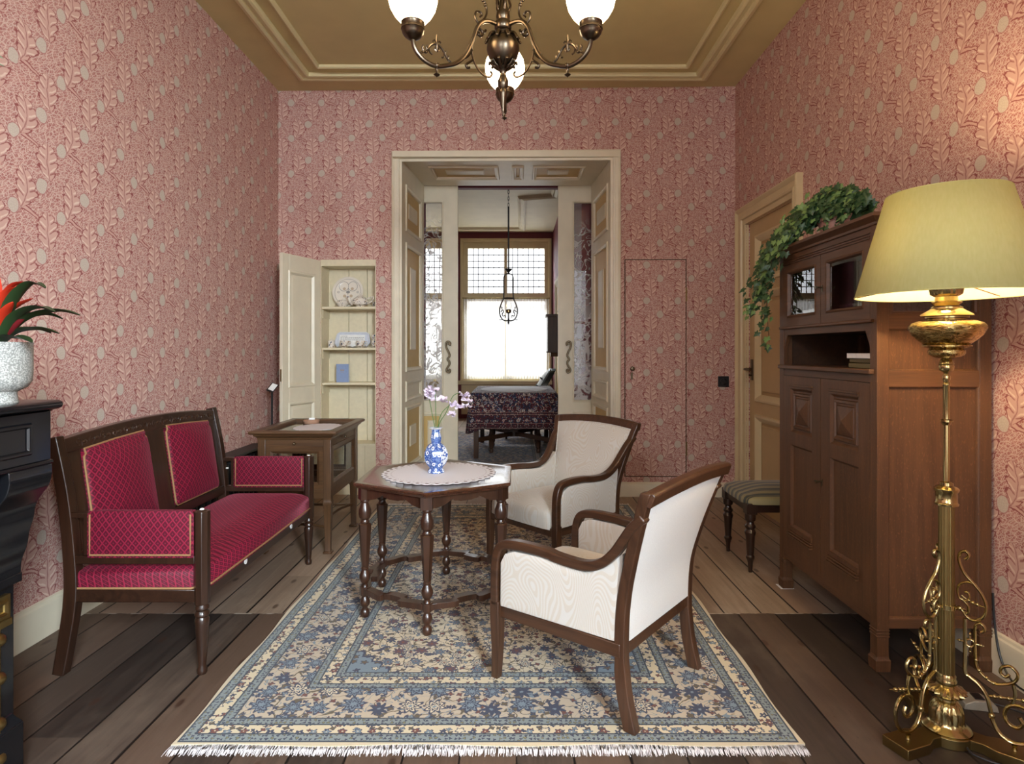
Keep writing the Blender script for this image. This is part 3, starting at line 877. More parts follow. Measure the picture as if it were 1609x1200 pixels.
# sliding doors
def sliding(name, lab, x0, x1, edge_right):
    Y0, Y1 = 6.295, 6.338
    root = sroot(name, lab, 'sliding door')
    mp = lambda u, v, h: (u, Y0-h, v)
    g = (x0+0.13, x1-0.16, 0.76, 2.79) if edge_right else (x0+0.16, x1-0.13, 0.76, 2.79)
    pl = (g[0], g[1], 0.2, 0.63)
    mb = MB(); mb.grid_frame(x0, x1, 0.005, 2.96, [g, pl], -0.043, 0, mp); obj('door_frame', mb, 'cream', root)
    mb = MB(); mb.mould(*g, [(-0.014, 0), (-0.010, 0.010), (0.0, 0.012), (0.004, 0.0), (0.006, -0.02)], mp); obj('glazing_bead', mb, 'gimp' if False else 'cream', root, angle=20)
    mb = MB(); mb.slab(g[0], g[1], g[2], g[3], -0.024, -0.02, mp); obj('glass_pane', mb, etched_glass('etched_glass_'+name, 3.0 if edge_right else 8.0), root)
    ochre_panel(root, mp, *pl)
    hx = x1-0.095 if edge_right else x0+0.105
    mb = MB(); s = -1 if edge_right else 1
    pth = spl([(hx-.012*s, Y0-.03, 1.345), (hx-.02*s, Y0-.03, 1.33), (hx-.02*s, Y0-.03, 1.352), (hx+.004*s, Y0-.03, 1.365), (hx+.022*s, Y0-.03, 1.345), (hx+.016*s, Y0-.03, 1.30), (hx-.008*s, Y0-.03, 1.25), (hx-.014*s, Y0-.03, 1.215), (hx+.006*s, Y0-.03, 1.185), (hx-.012*s, Y0-.03, 1.16), (hx-.012*s, Y0-.03, 1.13), (hx+.014*s, Y0-.03, 1.085), (hx+.012*s, Y0-.03, 1.06), (hx-.012*s, Y0-.03, 1.05), (hx-.02*s, Y0-.03, 1.072), (hx-.006*s, Y0-.03, 1.078)], 5)
    mb.tube(pth, 0.011, 8)
    for z in (1.34, 1.075): mb.tube([(hx+.006*s, Y0, z), (hx+.006*s, Y0-.03, z)], 0.008, 8)
    obj('handle', mb, 'iron_hardware', root)
sliding('door_1', 'left sliding door with an etched glass pane', -1.12, -0.605, True)
sliding('door_2', 'right sliding door with an etched glass pane', 0.425, 0.95, False)
# partition of the far room
mp = lambda u, v, h: (u, 6.37+h, v)
mb = MB(); mb.grid_frame(-3.3, 2.2, 0, H, [(-0.955, 0.767, -0.01, 2.96)], 0, 0.08, mp); struct('wall_partition', mb, 'far_red')

# ------------------------------------------------------------------ far room
HF = 3.50; YW = 11.55
mb = MB(); mb.box((-3.4, 6.45, HF), (0.9, 12.0, HF+0.1)); struct('ceiling_far_room', mb, 'far_ceiling')
mb = MB(); mb.box((0.68, 6.45, 0), (0.9, 12.0, HF)); struct('wall_far_right', mb, 'far_red')
mb = MB(); mb.box((-3.4, 6.45, 0), (-3.2, 12.0, HF)); struct('wall_far_left', mb, 'far_red')
far_w = [(-1.04, 0.62, 0.74, 3.33), (-2.92, -1.26, 0.74, 3.33)]
mp = lambda u, v, h: (u, YW-h, v)
mb = MB(); mb.grid_frame(-3.2, 0.68, 0, HF, far_w, -0.25, 0, mp); struct('wall_far_back', mb, 'far_red')
# ceiling moulding of the far room, with a cut corner
mb = MB()
fp = [(-2.9, 7.0, HF), (-0.3, 7.0, HF), (0.1, 7.7, HF), (0.18, 8.6, HF), (0.14, 10.1, HF), (0.38, 11.2, HF), (-2.9, 11.25, HF)]
path = [(-2.9, 11.20, HF), (0.15, 11.20, HF), (0.13, 8.95, HF), (0.60, 8.80, HF), (0.60, 6.9, HF), (-2.9, 6.9, HF)]
mb.sweep(path, [(0, 0), (0, -0.04), (0.03, -0.05), (0.07, -0.03), (0.09, -0.04), (0.12, 0.0)], up=(0, 0, 1), closed=True)
struct('trim_7', mb, 'far_ceiling', 'pale ceiling moulding with cut corner in the far room', 'ceiling moulding', angle=25)
for i, (a, b, c, d) in enumerate(far_w):
    root = sroot('window_%d' % (i+1), ('leaded far-room window with lace curtain, behind the hanging lamp', 'leaded far-room window seen through the left etched door pane')[i], 'window')
    mp = lambda u, v, h: (u, YW-h, v)
    mid = (a+b)/2; tr = 2.27
    U = [(a+.12, mid-.03, tr+.09, d-.13), (mid+.03, b-.10, tr+.09, d-.13)]
    Lo = [(a+.10, mid-.02, c+.06, tr-.06), (mid+.02, b-.08, c+.06, tr-.06)]
    mb = MB(); mb.grid_frame(a, b, c, d, U+Lo, -0.12, -0.02, mp)
    obj('window_frame', mb, 'far_win', root)
    mb = MB(); mb.mould(a-.02, b+.03, c-.03, d+.05, [(0, 0), (0, .03), (.03, .036), (.06, .02), (.062, -.02)], mp); obj('casing', mb, 'far_win', root, angle=20)
    for q in U:
        mb = MB()
        for k in range(1, 7): x = q[0]+(q[1]-q[0])*k/7; mb.slab(x-.007, x+.007, q[2], q[3], -.075, -.06, mp)
        for k in range(1, 7): z = q[2]+(q[3]-q[2])*k/7; mb.slab(q[0], q[1], z-.007, z+.007, -.075, -.06, mp)
        obj('leading', mb, 'lead', root)
        mb = MB(); mb.slab(*q, -.069, -.066, mp); obj('glass_pane', mb, 'winglass', root)
    for q in Lo:
        mb = MB(); mb.slab(*q, -.069, -.066, mp); obj('glass_pane', mb, 'winglass', root)
    mb = MB(); mb.slab(a-.06, b+.04, c-.10, c-.03, 0.0, .09, mp); obj('sill', mb, 'far_win', root)
    mb = MB(); mb.grid_frame(a, b, 0.08, c-.11, [(a+.1, b-.1, .2, c-.2)], 0, .03, mp); mb.slab(a+.1, b-.1, .2, c-.2, 0, .012, mp); obj('apron_panel', mb, 'far_win', root)
    # curtain with pleats on a rod
    cr = thing('lace_curtain', ('white lace half curtain hanging behind the table in the far room', 'white lace half curtain seen through the left etched door pane')[i], 'curtain', (0, YW-0.06, 0), 0, 'lace curtains in the far room')
    for h, (p, q) in enumerate(((a+.04, mid-.005), (mid+.005, b-.02))):
        N = 90; rows = []
        for z in (c+.005, c+.3, 1.2, 1.8, tr-.08, tr-.03):
            rows.append([(p+(q-p)*k/N, 0.018*sin(k*2*pi/6+0.4*sin(z*3))*(0.6 if z > 2.1 else 1.0), z) for k in range(N+1)])
        v = [pt for rw in rows for pt in rw]; f = []
        for j in range(len(rows)-1):
            for k in range(N): f.append((j*(N+1)+k, j*(N+1)+k+1, (j+1)*(N+1)+k+1, (j+1)*(N+1)+k))
        mb = MB(); mb.add(v, f); obj('drape', mb, 'curtain', cr)
    mb = MB(); mb.tube([(a+.02, 0.0, tr-.015), (b, 0.0, tr-.015)], 0.011, 8); obj('curtain_rod', mb, 'old_brass', cr)
# door casing on the far right wall
root = sroot('door_5', 'ochre and cream doorway casing on the red far-room wall', 'door')
mp = lambda u, v, h: (0.68-h, u, v)
mb = MB(); mb.mould(8.55, 10.2, -0.2, 2.42, [(0, 0), (0, .05), (.05, .055), (.1, .03), (.12, .03), (.12, 0)], mp); obj('casing', mb, 'far_ceiling', root, angle=20)
mb = MB(); mb.slab(8.66, 10.09, 0, 2.3, 0, .02, mp); obj('door_leaf', mb, 'ochre', root)

# ------------------------------------------------------------------ right wall door
root = sroot('door_3', 'tan panelled door in the right wall behind the oak cabinet', 'door', (0, 0, 0))
mp = lambda u, v, h: (XR-h, u, v)
mb = MB()
cp2 = [(0, 0), (0, .045), (.012, .05), (.025, .042), (.035, .03), (.07, .028), (.078, .036), (.095, .032), (.10, .016), (.138, .014), (.142, -.02)]
a0, a1, zt = 4.075, 5.225, 2.455
rings = [[mp(a0+i, 0, h), mp(a0+i, zt-i, h), mp(a1-i, zt-i, h), mp(a1-i, 0, h)] for i, h in cp2]
n = len(rings); v = [p for q in rings for p in q]; f = []
for i in range(n-1):
    for k in range(3): f.append((i*4+k, i*4+k+1, i*4+4+k+1, i*4+4+k))
mb.add(v, f); obj('casing', mb, 'tan_trim', root, angle=20)
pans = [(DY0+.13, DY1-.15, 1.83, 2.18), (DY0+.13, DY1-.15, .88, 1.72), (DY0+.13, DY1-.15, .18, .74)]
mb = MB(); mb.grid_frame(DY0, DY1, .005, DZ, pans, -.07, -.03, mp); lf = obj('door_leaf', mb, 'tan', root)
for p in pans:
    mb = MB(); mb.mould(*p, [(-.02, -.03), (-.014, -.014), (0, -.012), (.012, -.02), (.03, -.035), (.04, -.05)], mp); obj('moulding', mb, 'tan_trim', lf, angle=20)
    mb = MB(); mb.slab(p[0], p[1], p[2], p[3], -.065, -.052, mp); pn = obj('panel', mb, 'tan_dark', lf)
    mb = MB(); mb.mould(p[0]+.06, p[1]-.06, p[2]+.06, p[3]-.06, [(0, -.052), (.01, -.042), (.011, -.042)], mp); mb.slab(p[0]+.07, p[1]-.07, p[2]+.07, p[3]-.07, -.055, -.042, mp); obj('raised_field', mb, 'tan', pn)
mb = MB(); mb.slab(DY1-.075, DY1-.035, 1.03, 1.20, -.03, -.022, mp); mb.tube([mp(DY1-.055, 1.12, -.03), mp(DY1-.055, 1.12, .03)], .011, 10); mb.tube([mp(DY1-.055, 1.12, .028), mp(DY1-.055, 1.12, .034), mp(DY1-.17, 1.115, .034)], .010, 8); mb.tube([mp(DY1-.055, 1.07, -.03), mp(DY1-.055, 1.07, 0)], .007, 6)
obj('handle', mb, 'iron_hardware', root)

# ------------------------------------------------------------------ papered jib door, socket
root = on_back('door_4', 'hidden door papered like the back wall, right of the wide doorway', 'door', 0, True)
ju0, ju1, jz0, jz1 = 0.945, 1.475, 0.175, 2.065
mb = MB(); mb.mould(ju0-.004, ju1+.004, jz0-.004, jz1+.004, [(0, 0.001), (0, 0.004), (.004, .0045), (.008, .004), (.008, .001)], bw); obj('gap_line', mb, plain('dark_gap', lin(74, 56, 40), .8), root)
mb = MB(); mb.slab(ju0+.004, ju1-.004, jz0+.004, jz1-.004, -0.01, .0035, bw); obj('door_leaf', mb, 'paper_back', root)
mb = MB(); T = Matrix.Translation(bw(1.005, 1.115, .004)) @ Matrix.Rotation(pi/2, 4, 'X'); mb.lathe([(.008, 0), (.007, .02), (.018, .026), (.02, .036), (.013, .044), (.001, .046)], 14, T=T); mb.slab(.995, 1.012, 1.02, 1.08, .003, .007, bw)
obj('knob', mb, 'iron_hardware', root)
for z in (1.76, 0.42):
    mb = MB(); mb.slab(ju1-.004, ju1+.008, z-.06, z+.06, .003, .009, bw); mb.tube([bw(ju1+.002, z-.06, .01), bw(ju1+.002, z+.06, .01)], .005, 6); obj('hinge', mb, 'old_brass', root)
root = on_back('power_socket', 'black square power socket on the papered back wall', 'socket', 1.797)
mb = MB(); mb.slab(-.046, .046, .957, 1.049, 0, .012, bw); obj('plate', mb, 'black_plastic', root, bevel=.003)
mb = MB(); T = Matrix.Translation(bw(0, 1.003, .012)) @ Matrix.Rotation(pi/2, 4, 'X'); mb.lathe([(.029, 0), (.029, .012), (.024, .012), (.022, .003), (.001, .003)], 20, T=T); obj('outlet_ring', mb, 'black_iron', root)

# ------------------------------------------------------------------ built-in cupboard in the back wall
root = on_back('wall_cupboard', 'cream cupboard built into the back wall with its door standing open', 'cupboard')
D = 0.21
mb = MB(); mb.slab(CU0-.0, CU0+.006, 0, CZ, -D, 0.003, bw); mb.slab(CU1-.006, CU1, 0, CZ, -D, 0.002, bw); mb.slab(CU0, CU1, CZ-.055, CZ, -D, 0.002, bw)
ws = [CU0, -1.545, -1.375, CU1-.0]
for k in range(3): mb.slab(ws[k]+.0025, ws[k+1]-.0025, 0, CZ-.05, -D-.012, -D+.004, bw)
mb.slab(CU0, CU1, 0, CZ, -D-.02, -D-.012, bw)
for z in (1.56, 1.20, 0.89): mb.slab(CU0, CU0+.012, z, z+.075, -D, -.03, bw)
obj('carcass', mb, 'cream_old', root)
for z in (1.661, 1.298, 0.989):
    mb = MB(); mb.slab(CU0+.007, CU1-.007, z-.022, z, -D+.004, -.006, bw); obj('shelf', mb, 'cream_old', root, bevel=.003)
mb = MB(); mb.slab(CU0+.001, CU1-.001, .43, .452, -D, .01, bw)
for k in range(5): mb.slab(CU0+.002+k*.098, CU0+.098+k*.098-.003, 0, .43, -.02, -.004, bw)
mb.slab(CU0, CU1, 0, .43, -.03, -.012, bw); obj('lower_box', mb, 'cream_old', root)
# door leaf, hinged on the left
hinge = Vector((CU0, 0.0, 0)); ang = radians(-108)
dW = 0.49; e = Vector((cos(ang), sin(ang), 0)); nn = Vector((-e.y, e.x, 0))
dm = lambda u, v, h: tuple(hinge+e*u+nn*h+Vector((0, 0, v)))
pans = [(.09, dW-.085, .98, 1.92), (.09, dW-.085, .18, .83)]
mb = MB(); mb.grid_frame(.004, dW, .015, CZ-.008, pans, -.03, 0.0, dm); dl = obj('door', mb, 'cream', root, bevel=.002)
for p in pans:
    mb = MB(); mb.mould(*p, [(-.014, 0), (-.008, .007), (.004, .006), (.012, -.004), (.02, -.014)], dm); mb.slab(p[0], p[1], p[2], p[3], -.028, -.013, dm)
    mb.mould(p[0]+.02, p[1]-.02, p[2]+.02, p[3]-.02, [(0, -.0135), (.03, -.004), (.031, -.004)], dm); mb.slab(p[0]+.05, p[1]-.05, p[2]+.05, p[3]-.05, -.014, -.0041, dm)
    obj('panel', mb, 'cream', dl, angle=20)
mb = MB(); mb.slab(dW-.001, dW+.002, 1.02, 1.12, -.022, -.01, dm); obj('lock_plate', mb, 'old_brass', dl)

# things on its shelves
def shelf_thing(name, label, cat, u, h, z, group=None): return thing(name, label, cat, BW(u, h, z), BA, group)
t = shelf_thing('dinner_plate', 'round painted porcelain plate leaning at the back of the top shelf', 'plate', -1.535, -.155, 1.661+.142)
mb = MB(); T = Matrix.Rotation(radians(78), 4, 'X'); mb.lathe([(.001, .0), (.085, .0), (.1, .006), (.139, .014), (.141, .018), (.137, .019), (.1, .010), (.085, .005), (.001, .005)], 48, T=T); obj('dish', mb, 'plate', t)
t = shelf_thing('teapot', 'painted porcelain teapot on the top cupboard shelf', 'teapot', -1.395, -.05, 1.661)
mb = MB(); mb.lathe([(.001, .0), (.034, .0), (.036, .006), (.066, .022), (.074, .045), (.064, .07), (.036, .088), (.030, .092), (.001, .092)], 24); obj('body', mb, 'porcelain', t)
mb = MB(); mb.lathe([(.031, .092), (.024, .100), (.006, .104), (.005, .110), (.011, .116), (.009, .124), (.001, .126)], 20); obj('lid', mb, 'porcelain', t)
mb = MB(); mb.tube(spl([(-.06, 0, .03), (-.088, 0, .046), (-.10, 0, .075), (-.122, 0, .102)], 5), [.02, .019, .018, .017, .016, .015, .014, .013, .012, .011, .01, .0095, .009, .009, .009, .0095], 10); obj('spout', mb, 'porcelain', t)
mb = MB(); mb.tube(spl([(.062, 0, .075), (.105, 0, .088), (.118, 0, .086), (.108, 0, .055), (.068, 0, .03)], 5), .0055, 8); obj('handle', mb, 'porcelain', t)
t = shelf_thing('sugar_bowl', 'small lidded porcelain bowl in front of the painted plate', 'bowl', -1.555, -.05, 1.661)
mb = MB(); mb.lathe([(.001, 0), (.03, 0), (.032, .004), (.05, .018), (.055, .034), (.044, .05), (.04, .052)], 20); obj('bowl', mb, 'porcelain', t)
mb = MB(); mb.lathe([(.041, .052), (.03, .060), (.007, .063), (.008, .07), (.001, .074)], 20); obj('lid', mb, 'porcelain', t)
def cup(z, u, h, label, group, saucer=True, r=.036):
    t = shelf_thing('teacup', label, 'cup', u, h, z+(.010 if saucer else 0), group)
    mb = MB(); mb.lathe([(.001, 0), (r*.6, 0), (r*.62, .004), (r*.95, .018), (r*1.02, .04), (r*1.0, .052), (r*.93, .052), (r*.93, .04), (r*.86, .02), (.001, .008)], 20); obj('bowl', mb, 'porcelain', t)
    mb = MB(); mb.tube(spl([(r*.95, 0, .042), (r*1.55, 0, .044), (r*1.5, 0, .022), (r*.9, 0, .014)], 5), .0035, 6); obj('handle', mb, 'porcelain', t)
    if saucer:
        t2 = shelf_thing('saucer', label.replace('teacup', 'saucer under the teacup'), 'saucer', u, h, z, group.replace('teacups', 'saucers'))
        mb = MB(); mb.lathe([(.001, 0), (.03, 0), (.032, .003), (.062, .011), (.063, .013), (.03, .008), (.001, .008)], 24); obj('dish', mb, 'porcelain', t2)
    return t
cup(1.661, -1.285, -.15, 'small porcelain teacup at the right end of the top shelf', 'teacups in the cupboard', False, .03)
t = shelf_thing('serving_tray', 'oblong blue-white porcelain tray propped up on the second shelf', 'tray', -1.500, -.16, 1.300)
out = [(-.165, .035), (-.135, .0), (.135, .0), (.165, .05), (.15, .125), (.125, .142), (-.12, .142), (-.145, .125)]
T = Matrix.Rotation(radians(-14), 4, 'X')
mb = MB(); mb.loft([[tuple(T @ Vector((u, 0.008*0-hh, v))) for u, v in o_] for o_, hh in ((out, 0), (out, .014), ([(u*.95, .071+(v-.071)*.88) for u, v in out], .014), ([(u*.88, .071+(v-.071)*.78) for u, v in out], .006))]); obj('dish', mb, 'tray', t)
t = shelf_thing('text_card', 'white card printed with small lines leaning in the oblong tray', 'card', -1.500, -.137, 1.306)
mb = MB(); mb.slab(-.115, .118, .0, .112, 0, .002, lambda u, v, h: tuple(T @ Vector((u, -h, v)))); obj('card', mb, 'card', t)
mb = MB(); rnd = random.Random(3)
for k, (z, a, b) in enumerate(((.097, -.105, -.045), (.084, -.105, .108), (.073, -.105, .10), (.062, -.105, .106), (.051, -.105, -.01))):
    u = a
    while u < b:
        w = rnd.uniform(.006, .02); mb.slab(u, min(b, u+w), z, z+.003, .0022, .0027, lambda u, v, h: tuple(T @ Vector((u, -h, v)))); u += w+.004
obj('printed_lines', mb, 'ink', t)
t = shelf_thing('mustard_pot', 'little painted porcelain jar at the left end of the second shelf', 'jar', -1.655, -.05, 1.298)
mb = MB(); mb.lathe([(.001, 0), (.03, 0), (.031, .004), (.029, .03), (.030, .058), (.027, .06)], 20); obj('pot', mb, 'porcelain', t)
mb = MB(); mb.lathe([(.028, .06), (.025, .067), (.004, .071), (.006, .078), (.001, .081)], 16); obj('lid', mb, 'porcelain', t)
cup(1.298, -1.545, -.07, 'left porcelain teacup standing before the oblong tray', 'teacups in the cupboard')
cup(1.298, -1.40, -.07, 'right porcelain teacup standing before the oblong tray', 'teacups in the cupboard')
cup(1.298, -1.275, -.09, 'lower porcelain teacup stacked at the right end of second shelf', 'teacups in the cupboard', True, .03)
cup(1.362, -1.275, -.09, 'upper porcelain teacup stacked at the right end of second shelf', 'teacups in the cupboard', False, .03)
t = shelf_thing('small_book', 'pale blue book standing upright on the third cupboard shelf', 'book', -1.565, -.09, .989)
mb = MB(); mb.box((-.055, -.014, 0), (.055, -.011, .162)); mb.box((-.055, .011, 0), (.055, .014, .162)); mb.box((-.055, -.014, 0), (-.052, .014, .162)); obj('cover', mb, 'blue_card', t)
mb = MB(); mb.box((-.051, -.011, .003), (.051, .011, .158)); obj('pages', mb, 'card', t)
mb = MB(); rnd = random.Random(5)
for u in (-.012, 0, .012): mb.box((u-.004, -.0147, .098), (u+.004, -.014, .114))
mb.box((-.014, -.0147, .088), (.014, -.014, .0905)); obj('gilt_marks', mb, 'gold_ink', t)

# ------------------------------------------------------------------ rug
RX0, RX1, RY0, RY1 = -1.108, 0.922, 1.968, 5.05
rc = ((RX0+RX1)/2, (RY0+RY1)/2); hx, hy = (RX1-RX0)/2, (RY1-RY0)/2
def make_rug(name, label, c, hx, hy, far=False):
    t = thing(name, label, 'rug', (c[0], c[1], 0))
    rnd = random.Random(2); N, K = 40, 60; mb = MB()
    def P(i, j, z):
        x = -hx+2*hx*i/N; y = -hy+2*hy*j/K
        if i in (0, N): x += 0.006*sin(j*0.55+i)
        if j in (0, K): y += 0.006*sin(i*0.5+j)
        return (x, y, z)
    v = [P(i, j, 0.011+(0.0 if 0 < i < N and 0 < j < K else -0.003)) for j in range(K+1) for i in range(N+1)]
    f = [(j*(N+1)+i, j*(N+1)+i+1, (j+1)*(N+1)+i+1, (j+1)*(N+1)+i) for j in range(K) for i in range(N)]
    per = [i for i in range(N+1)] + [j*(N+1)+N for j in range(1, K+1)] + [K*(N+1)+i for i in range(N-1, -1, -1)] + [j*(N+1) for j in range(K-1, 0, -1)]
    b0 = len(v); v += [(v[i][0], v[i][1], 0.001) for i in per]
    f += [(per[k], b0+k, b0+(k+1) % len(per), per[(k+1) % len(per)]) for k in range(len(per))]
    mb.add(v, f); obj('pile', mb, rug_mat(name+'_weave', hx, hy, far), t)
    mb = MB()
    for s in (-1, 1):
        n = 900 if s < 0 else 260
        for k in range(n):
            x = -hx+2*hx*(k+.5)/n + rnd.uniform(-.002, .002); y = s*hy+s*0.0
            l = rnd.uniform(.030, .050); dx = rnd.uniform(-.007, .007); w = hx/n*rnd.uniform(.9, 1.5)
            z0 = .006
            mb.add([(x-w, y-s*.006, z0), (x+w, y-s*.006, z0), (x+w+dx*.5, y+s*l*.5, .006), (x-w+dx*.5, y+s*l*.5, .006), (x+dx+w*.6, y+s*l, .002), (x+dx-w*.6, y+s*l, .002)], [(0, 1, 2, 3), (3, 2, 4, 5)])
    fr = obj('fringe', mb, 'linen', t, smooth=False); fr['kind'] = 'stuff'; fr['label'] = 'white cotton fringe'
    return t
make_rug('oriental_rug', 'large beige and blue floral rug under the hexagonal table', rc, hx, hy)
make_rug('blue_rug', 'dark blue patterned rug under the far-room table', (-0.52, 8.1), 1.15, 1.55, True)

# ------------------------------------------------------------------ sofa
ZR = 0.0
t = thing('settee', 'two-seat settee in crimson diamond velvet with dark carved wood frame', 'sofa', (-1.51, 3.04, 0))
post = spl([(-.285, 0), (-.258, .15), (-.238, .30), (-.240, .45), (-.266, .70), (-.312, .93)], 5)
def side_strip(mb, path, y0, y1, w, wf=None):
    rings = []
    for i, p in enumerate(path):
        a = path[max(i-1, 0)]; b = path[min(i+1, len(path)-1)]
        d = Vector((b[0]-a[0], b[1]-a[1])).normalized(); n = Vector((d.y, -d.x)); ww = (wf(i/(len(path)-1)) if wf else w)/2
        rings.append([(p[0]-n.x*ww, y0, p[1]-n.y*ww), (p[0]+n.x*ww, y0, p[1]+n.y*ww), (p[0]+n.x*ww, y1, p[1]+n.y*ww), (p[0]-n.x*ww, y1, p[1]-n.y*ww)])
    return mb.loft(rings)
for s in (-1, 1):
    mb = MB(); side_strip(mb, [(p[0], p[1]) for p in post], s*.598, s*.642, .05, lambda q: .052-.012*abs(q-.4))
    obj('rear_leg', mb, 'mahog', t, bevel=.004)
    mb = MB()
    prof = [(.001, 0), (.016, .0), (.019, .006), (.019, .02), (.014, .032), (.0155, .04), (.0165, .055), (.026, .20), (.027, .215), (.022, .225), (.028, .232), (.028, .240), (.021, .25), (.027, .258), (.027, .266), (.022, .275), (.022, .285)]
    mb.lathe(prof, 20, c=(.27, s*.62)); obj('front_leg', mb, 'mahog', t)
    mb = MB(); mb.prism([(.27+.030*cos(pi/8+k*pi/4)*1.0, s*.62+.030*sin(pi/8+k*pi/4)) for k in range(8)], .276, .640)
    mb.ball((.27, s*.62, .638), .022, 10, (1, 1, .35)); obj('arm_post', mb, 'mahog', t, bevel=.002)
    # arm frame and pad
    mb = MB(); mb.box((-.258, s*.604, .615), (-.155, s*.638, .636)); mb.box((-.185, s*.600, .47), (-.160, s*.640, .632)); mb.box((-.245, s*.602, .436), (.25, s*.640, .468))
    af = obj('arm_frame', mb, 'mahog', t, bevel=.003)
    mp = lambda u, v, h: (u, s*.620+h, v)
    mb = MB(); o_ = [(-.158, .470), (.242, .470), (.242, .628), (.235, .640), (-.150, .640), (-.158, .628)]
    mb.pad(o_, mp, -.002, .024, .012, .008); mb.pad(o_, mp, .002, -.024, -.012, -.008); obj('arm_pad', mb, 'velvet_arm', t)
    mb = MB()
    for q in (.027, -.027): mb.tube([mp(u, v, q) for u, v in ((-.154, .632), (-.154, .474), (.238, .474), (.238, .632))], .0042, 6)
    obj('braid', mb, 'gimp', t)
# crest rail, splat, lower rail
bx = lambda z: -.240-.072*((z-.45)/.48)**1.3 if z > .45 else -.240
mpb = lambda u, v, h: (bx(v)+h, u, v)
N = 24
mb = MB(); rings = []
for k in range(N+1):
    y = -.60+1.2*k/N; arch = .030*(1-(y/.6)**2)
    zt, zb = .918+arch, .862+arch*.55
    rings.append([mpb(y, zb, -.018), mpb(y, zb, .022), mpb(y, zt, .022), mpb(y, zt, -.018)])
mb.loft(rings); crest = obj('crest_rail', mb, 'mahog_y', t, bevel=.004)
mb = MB()  # carved foliage on the crest
rnd = random.Random(9)
for k in range(-7, 8):
    y = k*.075
    z = .888+.03*(1-(y/.6)**2)*.8
    sp_ = spiral(y, z, .020, .004, k, 1.2 if k % 2 else -1.2, 14)
    mb.tube([mpb(a, b, .022) for a, b in sp_], .0035, 5)
    mb.ball(mpb(y+.036, z, .021), .012, 8, (.5, 1.2, .7))
obj('carving', mb, 'mahog_y', crest)
mb = MB(); mb.slab(-.078, .078, .47, .885, -.016, .018, mpb)
for k in range(8):
    pass
obj('back_splat', mb, 'mahog', t, bevel=.003)
mb = MB()
for s in (-1, 1):
    mb = MB(); mb.slab(s*.515, s*.60, .45, .88, -.016, .016, mpb); obj('back_stile', mb, 'mahog', t, bevel=.003)
mb = MB(); mb.slab(-.60, .60, .425, .475, -.018, .020, mpb); obj('back_rail', mb, 'mahog_y', t, bevel=.003)
for s in (-1, 1):
    def bo(y, v): return (s*y, v)
    top_in, top_out = .875+.014, .866
    o_ = [bo(.088, .485), bo(.505, .485), bo(.518, .50), bo(.518, .80), bo(.514, .835), bo(.500, .845), bo(.505, .866), bo(.30, .880), bo(.095, .888), bo(.100, .868), bo(.086, .858), bo(.080, .82), bo(.078, .50)]
    if s < 0: o_ = o_[::-1]
    mb = MB(); mb.pad(o_, mpb, -.01, .038, .040, .018); obj('back_pad', mb, 'velvet_back', t)
    mb = MB(); mb.tube([mpb(u*1.0, v, .024) for u, v in o_], .0046, 6, closed=True); obj('braid', mb, 'gimp', t)
# seat
mb = MB(); mb.box((.245, -.60, .285), (.282, .60, .336)); mb.box((-.235, -.638, .285), (.26, -.606, .336)); mb.box((-.235, .606, .285), (.26, .638, .336)); mb.box((-.25, -.6, .285), (-.22, .6, .336))
obj('seat_frame', mb, 'mahog_y', t, bevel=.004)
o_ = [(-.215, -.632), (.235, -.632), (.262, -.60), (.287, -.58), (.290, 0), (.287, .58), (.262, .60), (.235, .632), (-.215, .632)]
mb = MB(); mb.pad(o_, XY, .33, .420, .055, .035); obj('seat_pad', mb, 'velvet_seat', t, angle=80)
mb = MB(); mb.tube([(u*1.004, v*1.008, .341) for u, v in o_], .0044, 6, closed=True); obj('braid', mb, 'gimp', t)
for y, z in ((-.26, .318), (.30, .316)):
    T = Matrix.Translation((.282, y, z)) @ Matrix.Rotation(pi/2, 4, 'Y'); mb = MB(); mb.lathe([(.013, 0), (.013, .003), (.001, .0035)], 16, T=T)
    obj('number_tag', mb, 'card', t)
for p_ in ((.27, -.62, .646), (.27, .62, .646), (-.205, .598, .575)):
    mb = MB(); mb.ball(p_, .009, 8, (1, 1, .6)); obj('white_stud', mb, 'card', t)

# ------------------------------------------------------------------ display table
t = thing('display_table', 'brown wooden glass-sided display table beside the cupboard door', 'display table', (-1.39, 4.16, 0))
hw, hd = .205, .30
leg_c = [(-hw, -hd), (hw, -hd), (hw, hd), (-hw, hd)]
for x, y in leg_c:
    mb = MB(); q = .024
    mb.loft([[(x+a*w, y+b*w, z) for a, b in ((-1, -1), (1, -1), (1, 1), (-1, 1))] for z, w in ((0, .026), (.012, .027), (.016, .019), (.022, .016), (.30, .023), (.31, .027), (.325, .027), (.33, q), (.345, q), (.72, q))])
    obj('leg', mb, 'teak', t, bevel=.002)
mb = MB()
for z0, z1 in ((.345, .405), (.665, .72)):
    mb.box((-hw, -hd-.016, z0), (hw, -hd+.012, z1)); mb.box((-hw, hd-.012, z0), (hw, hd+.016, z1)); mb.box((-hw-.016, -hd, z0), (-hw+.012, hd, z1)); mb.box((hw-.012, -hd, z0), (hw+.016, hd, z1))
mb.box((-hw, -hd, .35), (hw, hd, .365))
obj('case_frame', mb, 'teak_x', t, bevel=.002)
mb = MB()
cvp = [(0, .71), (.012, .715), (.016, .728), (.030, .738), (.034, .748), (.050, .752), (.055, .760), (.052, .770), (.04, .774), (.0, .772), (-.005, .764), (-.005, .71)]
rings = []
for a, z in cvp: rings.append([(sx*(hw+.012+a), sy*(hd+.012+a), z) for sx, sy in ((-1, -1), (1, -1), (1, 1), (-1, 1))])
mb.loft(rings, caps=False, closed=True); obj('top_moulding', mb, 'teak_x', t, angle=25)
